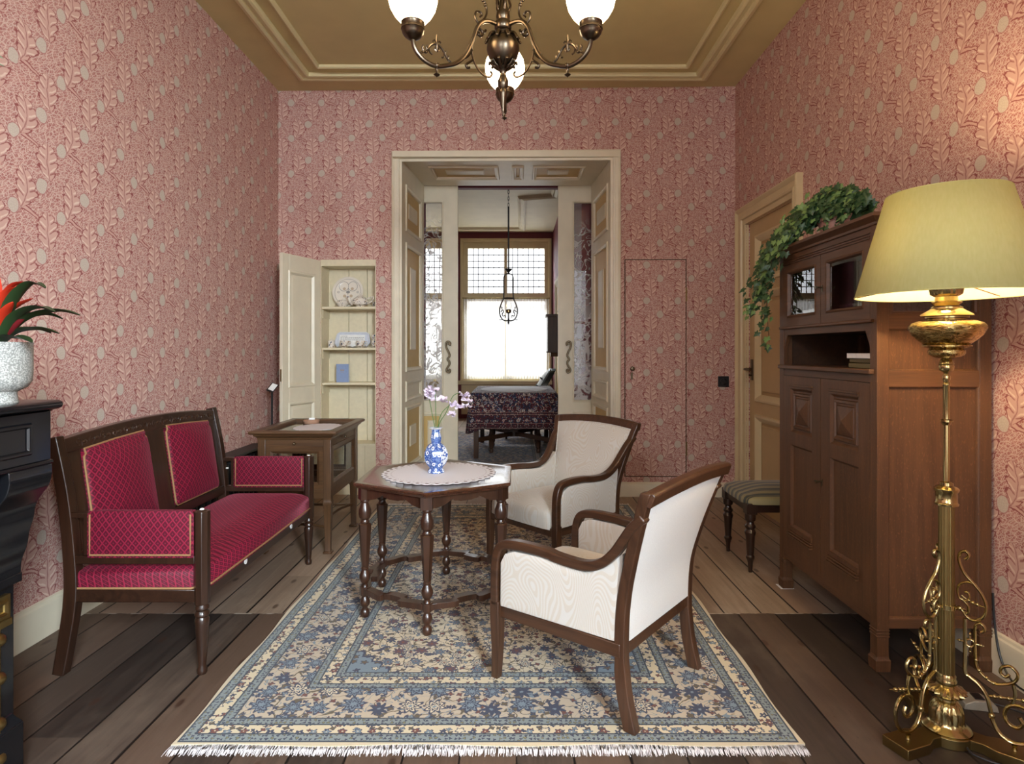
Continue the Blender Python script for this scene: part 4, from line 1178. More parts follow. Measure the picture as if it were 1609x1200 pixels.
mb = MB(); mb.box((-hw-.01, -hd-.01, .748), (hw+.01, hd+.01, .753)); obj('glass_top', mb, 'cabglass', t)
for nm, mp, w in (('front', lambda u, v, h: (u, -hd-.012-h, v), hw), ('side', lambda u, v, h: (hw+.012+h, u, v), hd), ('left', lambda u, v, h: (-hw-.012-h, u, v), hd), ('rear', lambda u, v, h: (u, hd+.012+h, v), hw)):
    mb = MB(); mb.mould(-w+.022, w-.022, .40, .672, [(0, 0), (.004, .008), (.03, .006), (.046, -.004), (.046, -.014)], mp); fr = obj('pane_frame', mb, 'teak_x', t, angle=25)
    mb = MB(); mb.slab(-w+.04, w-.04, .44, .645, -.008, -.005, mp); obj('glass_pane', mb, 'cabglass', fr)
    mb = MB(); T = Matrix.Translation(mp(0, .688, .0)); mb.ball(mp(0, .69, .014), .009, 8); obj('knob', mb, 'iron_hardware', fr)
for x in (-hw, hw): mb = MB(); mb.tube(spl([(x, -hd, .16), (x*.8, -hd*.5, .17), (x*.72, 0, .172), (x*.8, hd*.5, .17), (x, hd, .16)], 5), .011, 6, up=(0, 0, 1), flat=.6); obj('stretcher', mb, 'teak_x', t)
for y in (-hd, hd): mb = MB(); mb.tube(spl([(-hw, y, .16), (-hw*.4, y*.86, .166), (hw*.4, y*.86, .166), (hw, y, .16)], 5), .009, 6); obj('stretcher', mb, 'teak_x', t)
# doily, dish and card lying on it
def scallop_disc(mb, rx, ry, n, amp, lob, z0=.0, th=.002, sag=None):
    o_ = [(rx*(1+amp*abs(sin(lob*pi*k/n)))*cos(2*pi*k/n), ry*(1+amp*abs(sin(lob*pi*k/n)))*sin(2*pi*k/n)) for k in range(n)]
    rings = [[(0.0001*cos(2*pi*k/n), .0001*sin(2*pi*k/n), z0+th) for k in range(n)], [(u*.9, v*.9, z0+th) for u, v in o_], [(u, v, z0+th*.9) for u, v in o_], [(u, v, z0) for u, v in o_]]
    return mb.loft(rings)
t = thing('oval_doily', 'white oval lace doily lying on the glass display table', 'doily', (-1.345, 4.16, .7535))
mb = MB(); scallop_disc(mb, .15, .185, 120, .05, 24); obj('linen_cloth', mb, 'linen', t)
t = thing('round_box', 'small round wooden box on the display table', 'box', (-1.462, 4.375, .7535))
mb = MB(); mb.lathe([(.001, 0), (.052, 0), (.056, .006), (.057, .02), (.052, .026), (.001, .026)], 28); obj('box_body', mb, 'pink_wood', t)
t = thing('white_tag', 'tiny white card on top of the small round wooden box', 'card', (-1.462, 4.375, .7796))
mb = MB(); mb.box((-.02, -.012, 0), (.02, .012, .003), Matrix.Rotation(.2, 4, 'Z')); mb.box((-.02, .008, 0), (.02, .012, .012)); obj('card', mb, 'card', t)

# label stand by the left wall, radiator
t = thing('label_stand', 'thin black stand with a small grey label head by the left wall', 'stand', (-1.965, 4.93, 0))
mb = MB(); mb.lathe([(.001, 0), (.07, 0), (.07, .006), (.012, .012), (.001, .012)], 20); obj('base', mb, 'black_iron', t)
mb = MB(); mb.tube([(0, 0, .008), (0, 0, .955)], .008, 8); obj('pole', mb, 'black_iron', t)
mb = MB(); T = Matrix.Translation((.008, -.01, .975)) @ Matrix.Rotation(.35, 4, 'Y') @ Matrix.Rotation(radians(40), 4, 'X'); mb.box((-.028, -.045, -.006), (.028, .045, .006), T); h_ = obj('head', mb, 'black_plastic', t, bevel=.002)
mb = MB(); mb.box((-.02, -.035, .006), (.024, .038, .0072), T); obj('display', mb, 'card', h_)
t = thing('radiator', 'black cast iron radiator behind the settee on the left wall', 'radiator', (-2.0, 4.26, 0))
mb = MB()
for k in range(14):
    y = -.52+k*.08
    for x in (-.045, .035): mb.tube(spl([(x, y, .09), (x, y, .12), (x, y, .3), (x, y, .47), (x, y, .505)], 3), [.012]+[.022]*11+[.012], 8)
    mb.ball((-.005, y, .50), .036, 10, (1.7, .9, .6)); mb.ball((-.005, y, .10), .036, 10, (1.7, .9, .6))
mb.tube([(-.005, -.52, .10), (-.005, .52, .10)], .02, 8); mb.tube([(-.005, -.52, .495), (-.005, .52, .495)], .02, 8)
obj('columns', mb, 'black_iron', t)
mb = MB()
for y in (-.52, .52):
    for x in (-.045, .035): mb.tube([(x, y, 0), (x, y, .10)], .014, 8)
obj('feet', mb, 'black_iron', t)
mb = MB(); mb.box((-.075, -.56, .525), (.065, .56, .545)); obj('cover_board', mb, 'black_iron', t, bevel=.006)

# ------------------------------------------------------------------ hexagonal table
TC = (-.398, 3.10); TH = .65
t = thing('hexagonal_table', 'dark hexagonal table on six turned legs in the middle of the rug', 'table', (TC[0], TC[1], .011)); ZT = TH-.011
hexp = lambda r, off=0: [(r*cos(pi/6+k*pi/3+off), r*sin(pi/6+k*pi/3+off)) for k in range(6)]
mb = MB(); mb.loft([[(u, v, z) for u, v in hexp(r)] for r, z in ((.40, ZT-.028), (.412, ZT-.026), (.416, ZT-.018), (.425, ZT-.014), (.427, ZT-.006), (.421, ZT), (.39, ZT), (.385, ZT-.0012), (.0005, ZT-.0012))])
obj('table_top', mb, 'rose_top', t, angle=25)
RA = .385; RL = .372
C6 = hexp(RA)
mb = MB()
for k in range(6):
    a, b = Vector((*C6[k], 0)), Vector((*C6[(k+1) % 6], 0)); d = (b-a); L = d.length; d = d/L; nn = Vector((d.y, -d.x, 0))
    half = [(0, .568), (.05, .570), (.085, .578), (.11, .592), (.128, .600), (.133, .592), (.15, .590), (.165, .586)]
    low = half + [(L-u, v) for u, v in half[::-1]]
    poly = [(u, v-.011) for u, v in low] + [(L, ZT-.02), (0, ZT-.02)]
    # strip of quads from scalloped lower edge up to the top
    rings = []
    for u, v in low:
        rings.append([tuple(a+d*u+nn*h+Vector((0, 0, z))) for h, z in ((0, v-.011), (0, ZT-.02), (-.02, ZT-.02), (-.02, v-.011))])
    mb.loft(rings)
obj('apron', mb, 'rose', t, angle=30)
for k, (x, y) in enumerate(hexp(RL)):
    mb = MB(); ph = pi/6+k*pi/3+pi/6
    mb.lathe([(.001, .0), (.017, 0), (.021, .008), (.023, .020), (.018, .034), (.013, .040), (.013, .046), (.021, .056), (.024, .070), (.019, .086), (.014, .096), (.017, .102), (.018, .108)], 18, c=(x, y))
    mb.prism([(x+.027*cos(ph+j*pi/3), y+.027*sin(ph+j*pi/3)) for j in range(6)], .106, .142)
    mb.lathe([(.018, .140), (.014, .146), (.013, .156), (.021, .168), (.027, .184), (.026, .198), (.019, .212), (.0145, .222), (.018, .226), (.018, .232), (.014, .237)], 18, c=(x, y))
    mb.lathe([(.015, .235), (.018, .240), (.030, .430), (.031, .438), (.024, .444)], 6, c=(x, y), phase=ph)
    mb.lathe([(.018, .442), (.022, .448), (.018, .455), (.017, .460), (.026, .470), (.030, .490), (.029, .508), (.021, .528), (.017, .540), (.021, .546), (.021, .556), (.018, .562), (.018, .59)], 18, c=(x, y))
    mb.box((-.026, -.026, .556), (.026, .026, ZT-.02), Matrix.Translation((x, y, 0)) @ Matrix.Rotation(ph-pi/6, 4, 'Z'))
    obj('leg', mb, 'rose', t, angle=30)
mb = MB(); CL = hexp(RL)
for k in range(6):
    a, b = Vector((*CL[k], 0)), Vector((*CL[(k+1) % 6], 0)); d = (b-a); L = d.length; d = d/L; nn = Vector((d.y, -d.x, 0))
    half = [(.0, 0), (.05, .004), (.09, .016), (.118, .024), (.136, .020), (.137, -.006), (.16, -.012)]
    cl = half + [(L-u, v) for u, v in half[::-1]]
    rings = [[tuple(a+d*u+nn*(w+s)+Vector((0, 0, z))) for s, z in ((-.022, .112), (.022, .112), (.022, .138), (-.022, .138))] for u, w in cl]
    mb.loft(rings)
obj('stretcher', mb, 'rose', t, bevel=.002)
t = thing('round_doily', 'large round white doily under the blue vase on the hexagonal table', 'doily', (-.395, 3.125, TH))
mb = MB(); scallop_disc(mb, .275, .275, 216, .05, 36); 
obj('linen_cloth', mb, 'doily', t)

# vase and sweet peas
VC = (-.411, 3.123, TH+.0026)
t = thing('blue_vase', 'blue and white gourd-shaped vase on the round doily', 'vase', VC, radians(12))
mb = MB(); vp = [(.001, .0), (.042, .0), (.044, .004), (.041, .014), (.034, .024), (.037, .030), (.052, .046), (.061, .068), (.0635, .09), (.060, .11), (.050, .130), (.036, .143), (.026, .149), (.0245, .153), (.0265, .162), (.0285, .176), (.026, .192), (.0215, .204), (.0215, .210), (.026, .220), (.034, .226), (.034, .228), (.030, .228), (.020, .214), (.018, .19), (.001, .18)]
mb.lathe(vp[:22], 8, phase=pi/8); obj('body', mb, 'vase', t, angle=28)
mb = MB(); mb.lathe(vp[19:24], 24); obj('rim', mb, 'white_inside', t)
def pea(name_label, root_pt, pts, blooms):
    t = thing('sweet_pea', name_label, 'flower', VC, 0, 'sweet peas in the blue vase')
    mb = MB(); mb.tube(spl(pts, 6), .0022, 6); obj('stem', mb, 'stem', t)
    rnd = random.Random(len(blooms)*7+int(abs(pts[-1][0])*1000))
    for b in blooms:
        mb = MB()
        for k in range(6):
            a = rnd.uniform(0, 2*pi); r = rnd.uniform(.015, .024); tz = rnd.uniform(-.6, .6)
            T = Matrix.Translation(b) @ Matrix.Rotation(a, 4, 'Z') @ Matrix.Rotation(tz, 4, 'Y') @ Matrix.Rotation(rnd.uniform(-.5, .5), 4, 'X')
            n = 10; c0 = len(mb.v)
            pts_ = [(.002, 0, 0)]+[(r*(.9+.5*cos(w)), r*1.05*sin(w), .006*sin(w*3)+r*.35*(1+cos(w))*.5) for w in [2*pi*j/n for j in range(n)]]
            mb.add(pts_+[(p[0], p[1], p[2]+.0012) for p in pts_], [(0, 1+j, 1+(j+1) % n) for j in range(n)]+[(n+1, n+2+(j+1) % n, n+2+j) for j in range(n)], T)
        obj('blossom', mb, 'blossom', t)
pea('leftmost pale lilac sweet pea leaning from the blue vase', None, [(-.004, 0, .10), (-.006, 0, .22), (-.020, .0, .30), (-.034, .005, .37)], [(-.032, 0, .395), (-.022, .004, .372), (-.034, -.004, .415)])
pea('budding sweet pea stem rising straight above the blue vase', None, [(.0, .004, .10), (.0, .004, .22), (-.001, .0, .32), (-.004, .0, .425)], [(-.016, .0, .42)])
pea('pale sweet pea with two blossoms arching right from the blue vase', None, [(.004, -.004, .10), (.008, -.004, .22), (.03, -.01, .30), (.075, -.01, .345)], [(.036, -.012, .368), (.083, -.012, .346), (.076, -.016, .296)])
pea('rightmost tall lilac sweet pea bending far from the blue vase', None, [(.006, .002, .10), (.012, .002, .23), (.055, 0, .31), (.085, 0, .385), (.125, 0, .405)], [(.142, 0, .392), (.158, .006, .362), (.124, -.004, .335), (.152, 0, .34)])

# ------------------------------------------------------------------ armchairs
def make_chair(label):
    t = thing('armchair', label, 'armchair', (0, 0, 0), 0, 'cream armchairs around the hexagonal table')
    WF, WR, WT, DP, LN, ZTp = .282, .264, .330, .564, .100, .815
    yr = lambda z: WR if z < .42 else WR+(WT-WR)*min(1, (z-.42)/(.80-.42))**1.35
    prof = spl([(-.004, 0), (.024, .12), (.034, .25), (.026, .42), (-.008, .56), (-.050, .69), (-.095, .815)], 5)
    for s in (-1, 1):
        mb = MB(); rings = []
        for i, p in enumerate(prof):
            q = i/(len(prof)-1); w = .040-.004*q+.006*(1-q)*(q < .3); z = p[1]; y = yr(z)*s
            rings.append([(p[0]-w*.5, y-.019, z), (p[0]+w*.5, y-.019, z), (p[0]+w*.5, y+.019, z), (p[0]-w*.5, y+.019, z)])
        mb.loft(rings); obj('rear_leg', mb, 'walnut', t, bevel=.004)
        mb = MB(); rings = []
        for z, x, w in ((0, DP+.004, .015), (.12, DP-.002, .018), (.24, DP, .021), (.30, DP, .021)):
            rings.append([(x-w, s*WF-w, z), (x+w, s*WF-w, z), (x+w, s*WF+w, z), (x-w, s*WF+w, z)])
        mb.loft(rings); obj('front_leg', mb, 'walnut', t, bevel=.003)
        arm = spl([(DP+.020, .28), (DP+.021, .38), (DP+.014, .47), (DP-.016, .526), (DP-.085, .545), (.36, .545), (.25, .534), (.165, .534), (.105, .556), (.058, .598), (.018, .65), (-.020, .70), (-.068, .745)], 5)
        mb = MB(); rings = []
        for i, p in enumerate(arm):
            a = arm[max(i-1, 0)]; b = arm[min(i+1, len(arm)-1)]; d = Vector((b[0]-a[0], b[1]-a[1])).normalized(); nx, nz = -d.y, d.x
            q = i/(len(arm)-1); th = .036-.004*q
            y = s*(WF+(WR-WF)*min(1, max(0, (DP-p[0])/.5)))
            if p[0] < .3: y = s*max(abs(y), yr(p[1]))
            hw_ = .021
            rings.append([(p[0]-nx*th*.0, y-hw_, p[1]-nz*th*.0), (p[0]-nx*th*.0, y+hw_, p[1]-nz*th*.0), (p[0]+nx*th, y+hw_, p[1]+nz*th), (p[0]+nx*th, y-hw_, p[1]+nz*th)])
        # shift so that the outer face follows the curve
        mb.loft(rings); obj('arm', mb, 'walnut_x', t, bevel=.007, seg=3)
        mp = lambda u, v, h: (u, s*(WF+(WR-WF)*min(1, max(0, (DP-u)/.5)))+h*s, v)
        o_ = [(.034, .285), (DP-.025, .285), (DP-.026, .45), (DP-.046, .487), (DP-.09, .505), (.36, .507), (.25, .496), (.165, .494), (.105, .515), (.060, .548), (.022, .585), (.030, .45)]
        mb = MB(); mb.pad(o_, mp, -.01, .016, .005, .006); mb.pad(o_, mp, .01, -.018, -.008, -.006); obj('side_panel', mb, 'damask', t)
        mb = MB(); mb.tube([mp(u, v, .013) for u, v in [(q[0]*.96+.012, q[1]*.96+.016) for q in o_]], .0028, 5, closed=True); obj('piping', mb, 'damask', t)
        mb = MB(); mb.box((.03, s*(WF-.01)-.013, .238), (DP, s*(WF-.01)+.013, .284)); obj('side_rail', mb, 'walnut_x', t, bevel=.003)
    mb = MB(); mb.box((DP-.016, -WF, .238), (DP+.016, WF, .284)); mb.box((.022, -WR, .238), (.05, WR, .284)); obj('seat_frame', mb, 'walnut_x', t, bevel=.003)
    # crest
    mb = MB(); N = 20; rings = []
    for k in range(N+1):
        q = -1+2*k/N; y = q*(WT+.012); bow = -.018*(1-q*q); top = .022*(1-q*q)
        x = -.098+bow
        rings.append([(x+.024, y, .772+top), (x-.012, y, .768+top), (x-.026, y, .806+top), (x-.020, y, .815+top), (x+.006, y, .818+top), (x+.017, y, .810+top)])
    mb.loft(rings); obj('crest_rail', mb, 'walnut_x', t, bevel=.003)
    # back upholstery, front and rear skins
    def skin(name, h_edge, h_mid, z0, z1):
        mb = MB(); NU, NV = 16, 16; rows = []
        for j in range(NV+1):
            z = z0+(z1-z0)*j/NV
            i0 = min(range(len(prof)), key=lambda i: abs(prof[i][1]-z)); 
            # interpolate the post line
            for i in range(len(prof)-1):
                if prof[i][1] <= z <= prof[i+1][1]:
                    tt = (z-prof[i][1])/(prof[i+1][1]-prof[i][1]); px = prof[i][0]+(prof[i+1][0]-prof[i][0])*tt; break
            else: px = prof[-1][0]
            W = yr(z)-.016
            rows.append([(px + (-.018*(1-(2*k/NU-1)**2))*max(0, (z-.45)/.37) + h_edge+(h_mid-h_edge)*(1-(2*k/NU-1)**4)*(1-(2*j/NV-1)**4), -W+2*W*k/NU, z + (.020*(1-(2*k/NU-1)**2) if j == NV else 0)) for k in range(NU+1)])
        v = [p for r_ in rows for p in r_]; f = []
        for j in range(NV):
            for k in range(NU): f.append((j*(NU+1)+k, j*(NU+1)+k+1, (j+1)*(NU+1)+k+1, (j+1)*(NU+1)+k))
        o0 = len(v); sgn = -1 if h_mid > 0 else 1
        v += [(p[0]+sgn*.016, p[1], p[2]) for p in v[:o0]]
        f += [(a+o0, d+o0, c+o0, b+o0) for a, b, c, d in f]
        per = list(range(NU+1)) + [j*(NU+1)+NU for j in range(1, NV+1)] + [NV*(NU+1)+i for i in range(NU-1, -1, -1)] + [j*(NU+1) for j in range(NV-1, 0, -1)]
        f += [(per[k], per[(k+1) % len(per)], per[(k+1) % len(per)]+o0, per[k]+o0) for k in range(len(per))]
        mb.add(v, f); o = obj(name, mb, 'damask' if name == 'backrest' else 'back_linen', t)
        return o, [v[i] for i in per]
    fo, fper = skin('backrest', .012, .042, .36, .775)
    ro, rper = skin('back_cover', -.016, -.024, .284, .775)
    mb = MB(); mb.tube([(p[0]+.003, p[1]*.985, p[2]) for p in fper], .003, 5, closed=True); obj('piping', mb, 'damask', fo)
    o_ = [(.075, -.232), (.52, -.254), (.582, -.246), (.592, -.20), (.594, 0), (.592, .20), (.582, .246), (.52, .254), (.075, .232)]
    mb = MB(); mb.pad(o_, XY, .275, .385, .035, .05); obj('seat_cushion', mb, 'damask', t, angle=80)
    return t
ch = make_chair('cream armchair seen from behind at the front of the rug')
ch.location = (.542, 2.241, .011); ch.rotation_euler.z = 2.47
dup(ch, (.444, 3.944, .011), 3.881, 'cream armchair facing forward behind the hexagonal table')

# ------------------------------------------------------------------ striped stool
t = thing('striped_stool', 'stool with green striped seat on turned legs behind the oak cabinet', 'stool', (1.55, 3.71, 0))
sx, sy = .21, .185
lp = [(.001, 0), (.010, 0), (.014, .055), (.020, .075), (.024, .082), (.024, .092), (.018, .10), (.019, .105), (.026, .21), (.030, .222), (.032, .232), (.026, .245), (.022, .25), (.030, .258), (.030, .268), (.022, .278), (.019, .292), (.028, .30), (.030, .312), (.030, .34)]
for a in (-1, 1):
    for b in (-1, 1):
        mb = MB(); mb.lathe(lp, 16, c=(a*sx, b*sy)); mb.box((a*sx-.03, b*sy-.03, .336), (a*sx+.03, b*sy+.03, .400)); obj('leg', mb, 'mahog', t, bevel=.002)
mb = MB(); mb.box((-sx, -sy-.018, .345), (sx, -sy+.012, .398)); mb.box((-sx, sy-.012, .345), (sx, sy+.018, .398)); mb.box((-sx-.018, -sy, .345), (-sx+.012, sy, .398)); mb.box((sx-.012, -sy, .345), (sx+.018, sy, .398))
obj('seat_frame', mb, 'mahog_y', t, bevel=.003)
c8 = []
for k in range(40):
    a = 2*pi*k/40; e = .28
    c8.append(((sx+.04)*math.copysign(abs(cos(a))**e, cos(a)), (sy+.04)*math.copysign(abs(sin(a))**e, sin(a))))
mb = MB(); mb.pad(c8, XY, .394, .44, .035, .03); obj('seat_pad', mb, 'stripes', t, angle=80)

# ------------------------------------------------------------------ oak cabinet
CX, CY, CWd, CDp = 1.425, 2.43, .90, .455
t = thing('oak_cabinet', 'tall brown oak cabinet with glazed upper doors against the right wall', 'cabinet', (CX, CY, 0))
mF = lambda u, v, h: (-h, u, v)
mS = lambda u, v, h: (u, -h, v)
for i, (a, b) in enumerate(((0, 0), (0, CWd-.048), (CDp-.048, 0), (CDp-.048, CWd-.048))):
    mb = MB(); mb.box((a, b, .05), (a+.048, b+.048, 1.775))
    q = .005; mb.loft([[(a-w, b-w, z), (a+.048+w, b-w, z), (a+.048+w, b+.048+w, z), (a-w, b+.048+w, z)] for z, w in ((0, .004), (.045, .006), (.052, .001), (.06, .0005))])
    for z in (.135, .147, .159): mb.box((a-.0025, b-.0025, z), (a+.0505, b+.0505, z+.007))
    obj('leg', mb, 'oak', t, bevel=.002)
# carcass: back, floor, shelves, far side
mb = MB(); mb.box((CDp-.02, .02, .17), (CDp-.005, CWd-.02, 1.775)); mb.box((.012, .01, .17), (CDp-.01, CWd-.01, .20)); mb.box((.015, CWd-.03, .17), (CDp-.01, CWd-.012, 1.775)); mb.box((.012, .02, 1.352), (CDp-.01, CWd-.02, 1.375)); mb.box((.012, .02, 1.75), (CDp-.01, CWd-.02, 1.775)); mb.box((.015, .02, .21), (CDp-.01, .03, 1.775))
obj('carcass', mb, 'oak_dark', t)
mb = MB(); mb.box((.006, .012, 1.170), (CDp-.01, CWd-.012, 1.195)); obj('niche_floor', mb, 'oak_y', t)
# near side: frame and panels
pn = [(.048, CDp-.048, .207, 1.128), (.048, CDp-.048, 1.19, 1.358), (.062, CDp-.06, 1.42, 1.70)]
mb = MB(); mb.grid_frame(.046, CDp-.046, .170, 1.775, pn, -.03, -.003, mS); obj('side_rail', mb, 'oak_x', t)
for k, p in enumerate(pn):
    if k < 2:
        mb = MB(); mb.slab(*p, -.028, -.014, mS); mb.mould(*p, [(0, -.003), (.004, -.006), (.008, -.013)], mS); obj('side_panel', mb, 'oak', t, angle=20)
    else:
        mb = MB(); mb.mould(*p, [(-.006, -.003), (0, .0), (.006, -.004), (.008, -.02)], mS); fr = obj('side_window', mb, 'oak_x', t, angle=20)
        mb = MB(); mb.slab(*p, -.02, -.016, mS); obj('glass_pane', mb, 'cabglass', fr)
# front rails
for z0_, z1_ in ((.170, .208), (1.142, 1.172), (1.352, 1.392), (1.718, 1.775)):
    mb = MB(); mb.slab(.046, CWd-.046, z0_, z1_, -.03, -.003, mF)
    if z0_ > 1.7:
        for z in (1.722, 1.733, 1.744): mb.slab(.046, CWd-.046, z, z+.006, -.004, .002, mF)
    obj('front_rail', mb, 'oak_y', t)
for z0_, z1_, q_ in ((1.176, 1.196, .020), (1.384, 1.398, .014)):
    mb = MB(); mb.slab(.02, CWd-.02, z0_, z1_, -.01, q_, mF); obj('ledge', mb, 'oak_y', t, bevel=.004)
# niche corner brackets
for a, s in ((.048, 1), (CWd-.048, -1)):
    mb = MB(); mb.prism([(a, 1.196), (a+s*.006, 1.196), (a+s*.008, 1.29), (a+s*.04, 1.353), (a, 1.353)], -.022, -.004, mF); obj('niche_bracket', mb, 'oak', t)
# cornice
cp_ = [(0, 1.770), (.006, 1.772), (.008, 1.782), (.024, 1.794), (.030, 1.798), (.034, 1.800), (.034, 1.812), (.030, 1.815), (-.02, 1.815)]
rings = [[(-a, -a, z), (CDp+a*.3, -a, z), (CDp+a*.3, CWd+a, z), (-a, CWd+a, z)] for a, z in cp_]
mb = MB(); mb.loft(rings); obj('cornice', mb, 'oak_y', t, angle=25)
# doors
for k, (u0, u1) in enumerate(((.047, .449), (.451, CWd-.047))):
    ps = [(u0+.085, u1-.085, .85, 1.075), (u0+.085, u1-.085, .36, .785)]
    mb = MB(); mb.grid_frame(u0+.001, u1-.001, .210, 1.140, ps, -.024, 0, mF); d_ = obj('door', mb, 'oak', t)
    for j, p in enumerate(ps):
        mb = MB(); mb.slab(*p, -.02, -.012, mF); mb.mould(*p, [(0, 0), (.003, -.003), (.012, -.012)], mF)
        if j == 0:
            q = (p[0]+.02, p[1]-.02, p[2]+.02, p[3]-.02)
            mb.mould(*q, [(0, -.012), (.004, -.004), (.014, -.002), (.018, -.009), (.026, -.009), (.03, -.004)], mF)
            cu, cv = (q[0]+q[1])/2, (q[2]+q[3])/2; r_ = (q[1]-q[0])/2-.03; r2 = (q[3]-q[2])/2-.03
            c0 = [mF(cu-r_, cv-r2, -.006), mF(cu+r_, cv-r2, -.006), mF(cu+r_, cv+r2, -.006), mF(cu-r_, cv+r2, -.006), mF(cu, cv, .012)]
            mb.add(c0, [(0, 1, 4), (1, 2, 4), (2, 3, 4), (3, 0, 4)])
            for z in (0, .011): mb.slab(p[0]-.006, p[1]+.006, p[3]+.004+z, p[3]+.011+z, 0, .007, mF)
        else:
            for z in (-.05, -.038, -.026): mb.slab(p[0]-.006, p[1]+.006, p[2]+z, p[2]+z+.008, 0, .012+(-z-.026)*.25, mF)
            mb.slab(p[0]-.006, p[1]+.006, p[2]-.016, p[2]+.002, 0, .008, mF)
        obj('door_panel', mb, 'oak', d_, angle=20)
    p = (u0+.055, u1-.055, 1.452, 1.675)
    mb = MB(); mb.grid_frame(u0+.001, u1-.001, 1.399, 1.717, [p], -.024, 0, mF); mb.mould(*p, [(-.01, 0), (-.004, .004), (0, .002), (.006, -.012)], mF); d2 = obj('glazed_door', mb, 'oak_y', t, angle=25)
    mb = MB(); mb.slab(*p, -.016, -.012, mF); mb.mould(p[0]+.002, p[1]-.002, p[2]+.002, p[3]-.002, [(0, -.0115), (.018, -.0095), (.0185, -.0105)], mF); obj('glass_pane', mb, 'cabglass', d2, smooth=False)
    if k == 0:
        for z, pr in ((.66, d_), (1.565, d2)):
            mb = MB(); mb.tube([mF(u1-.012, z, 0), mF(u1-.012, z, .012), mF(u1-.012, z, .030)], .004, 8); T = Matrix.Translation(mF(u1-.012, z, .030)); mb.box((-.003, -.010, -.006), (.003, .010, .006), T); mb.slab(u1-.018, u1-.006, z-.02, z+.012, 0, .002, mF); obj('key', mb, 'iron_hardware', pr)
t = thing('felt_pad', 'small white pad under the far foot of the oak cabinet', 'pad', (CX+.02, CY+CWd-.02, 0))
mb = MB(); mb.box((-.036, -.034, 0), (.036, .034, .0012)); obj('pad', mb, 'card', t)
for k, (z, h_, w, l, mt, lab) in enumerate(((1.1965, .021, .16, .22, 'cover_a', 'bottom olive book lying in the cabinet niche'), (1.2185, .018, .15, .21, 'cover_b', 'middle olive book lying in the cabinet niche'), (1.2375, .022, .16, .22, 'card', 'topmost pale book lying in the cabinet niche'))):
    if mt != 'card' and mt not in M: M[mt] = plain(mt.replace('cover', 'book_cover'), lin(*{'cover_a': (112, 100, 62), 'cover_b': (96, 84, 50)}[mt]), .6)
    t = thing('book', lab, 'book', (CX+.115, CY+.165+.004*k, z), .03*k-.03, 'books in the cabinet niche')
    mb = MB(); mb.box((-w/2, -l/2, 0), (w/2, l/2, .002)); mb.box((-w/2, -l/2, h_-.002), (w/2, l/2, h_)); mb.box((-w/2, -l/2, 0), (-w/2+.002, l/2, h_)); obj('cover', mb, mt, t)
    mb = MB(); mb.box((-w/2+.002, -l/2+.003, .002), (w/2-.003, l/2-.003, h_-.002)); obj('pages', mb, 'card', t)

# ivy in a pot on the cabinet
t = thing('potted_ivy', 'trailing green ivy in a clay pot on top of the oak cabinet', 'plant', (1.575, 3.02, 1.815))
mb = MB(); mb.lathe([(.001, 0), (.062, 0), (.085, .085), (.092, .088), (.093, .112), (.083, .112), (.078, .09), (.001, .09)], 28); obj('pot', mb, 'terracotta', t)
rnd = random.Random(11)
leafo = [(0, 0), (.010, -.012), (.024, -.014), (.020, .004), (.034, .016), (.019, .020), (.014, .030), (0, .052), (-.014, .030), (-.019, .020), (-.034, .016), (-.020, .004), (-.024, -.014), (-.010, -.012)]
def ivy_leaf(mb, p, size, face):
    f = Vector(face).normalized(); up = Vector((rnd.uniform(-.6, .6), rnd.uniform(-.6, .6), -1)); up = (up-f*up.dot(f)).normalized(); sd = up.cross(f)
    c = Vector(p)+up*.018*size
    vs_ = [c+f*.006*size]+[Vector(p)+sd*(u*size)+up*(v*size)-f*(abs(u)*.3*size) for u, v in leafo]
    n = len(leafo); mb.add(vs_, [(0, 1+k, 1+(k+1) % n) for k in range(n)])
mbd, mbl, mbs = MB(), MB(), MB()
vines_ = []
for k in range(30):
    a = rnd.uniform(0, 2*pi); r = rnd.uniform(.05, .15); z = rnd.uniform(.07, .17)
    vines_.append([(0, 0, .09), (r*.5*cos(a), r*.5*sin(a), .14+z*.4), (r*cos(a), r*sin(a)*1.15, z)])
# long trails hanging over the front far corner
for pts in ([(0, 0, .09), (-.08, .12, .18), (-.17, .26, .06), (-.20, .33, -.12), (-.20, .35, -.32), (-.19, .35, -.50)],
            [(0, 0, .09), (-.10, .10, .17), (-.20, .22, .02), (-.22, .30, -.20), (-.215, .32, -.38)],
            [(0, 0, .09), (-.05, .18, .17), (-.16, .34, .04), (-.22, .42, -.14), (-.25, .46, -.20)],
            [(0, 0, .09), (-.05, .16, .14), (-.18, .32, 0), (-.21, .40, -.20), (-.24, .46, -.30), (-.25, .48, -.31)],
            [(0, 0, .09), (-.11, .05, .17), (-.19, .14, .04), (-.21, .18, -.08)],
            [(0, 0, .09), (-.12, -.0, .15), (-.16, .05, .08), (-.20, .12, .0)],
            [(0, 0, .09), (-.06, .2, .2), (-.1, .33, .1), (-.17, .4, -.05), (-.2, .4, -.2)],
            [(0, 0, .09), (-.02, .14, .22), (-.06, .26, .16), (-.12, .36, .06)],
            [(0, 0, .09), (.0, -.06, .17), (.0, -.10, .20)], [(0, 0, .09), (.02, -.08, .20), (.0, -.14, .17), (0, -.17, .12)], [(0, 0, .09), (0, 0, .17), (-.02, .04, .22)], [(0, 0, .09), (-.02, -.05, .17), (-.04, -.06, .23)]):
    vines_.append(pts)
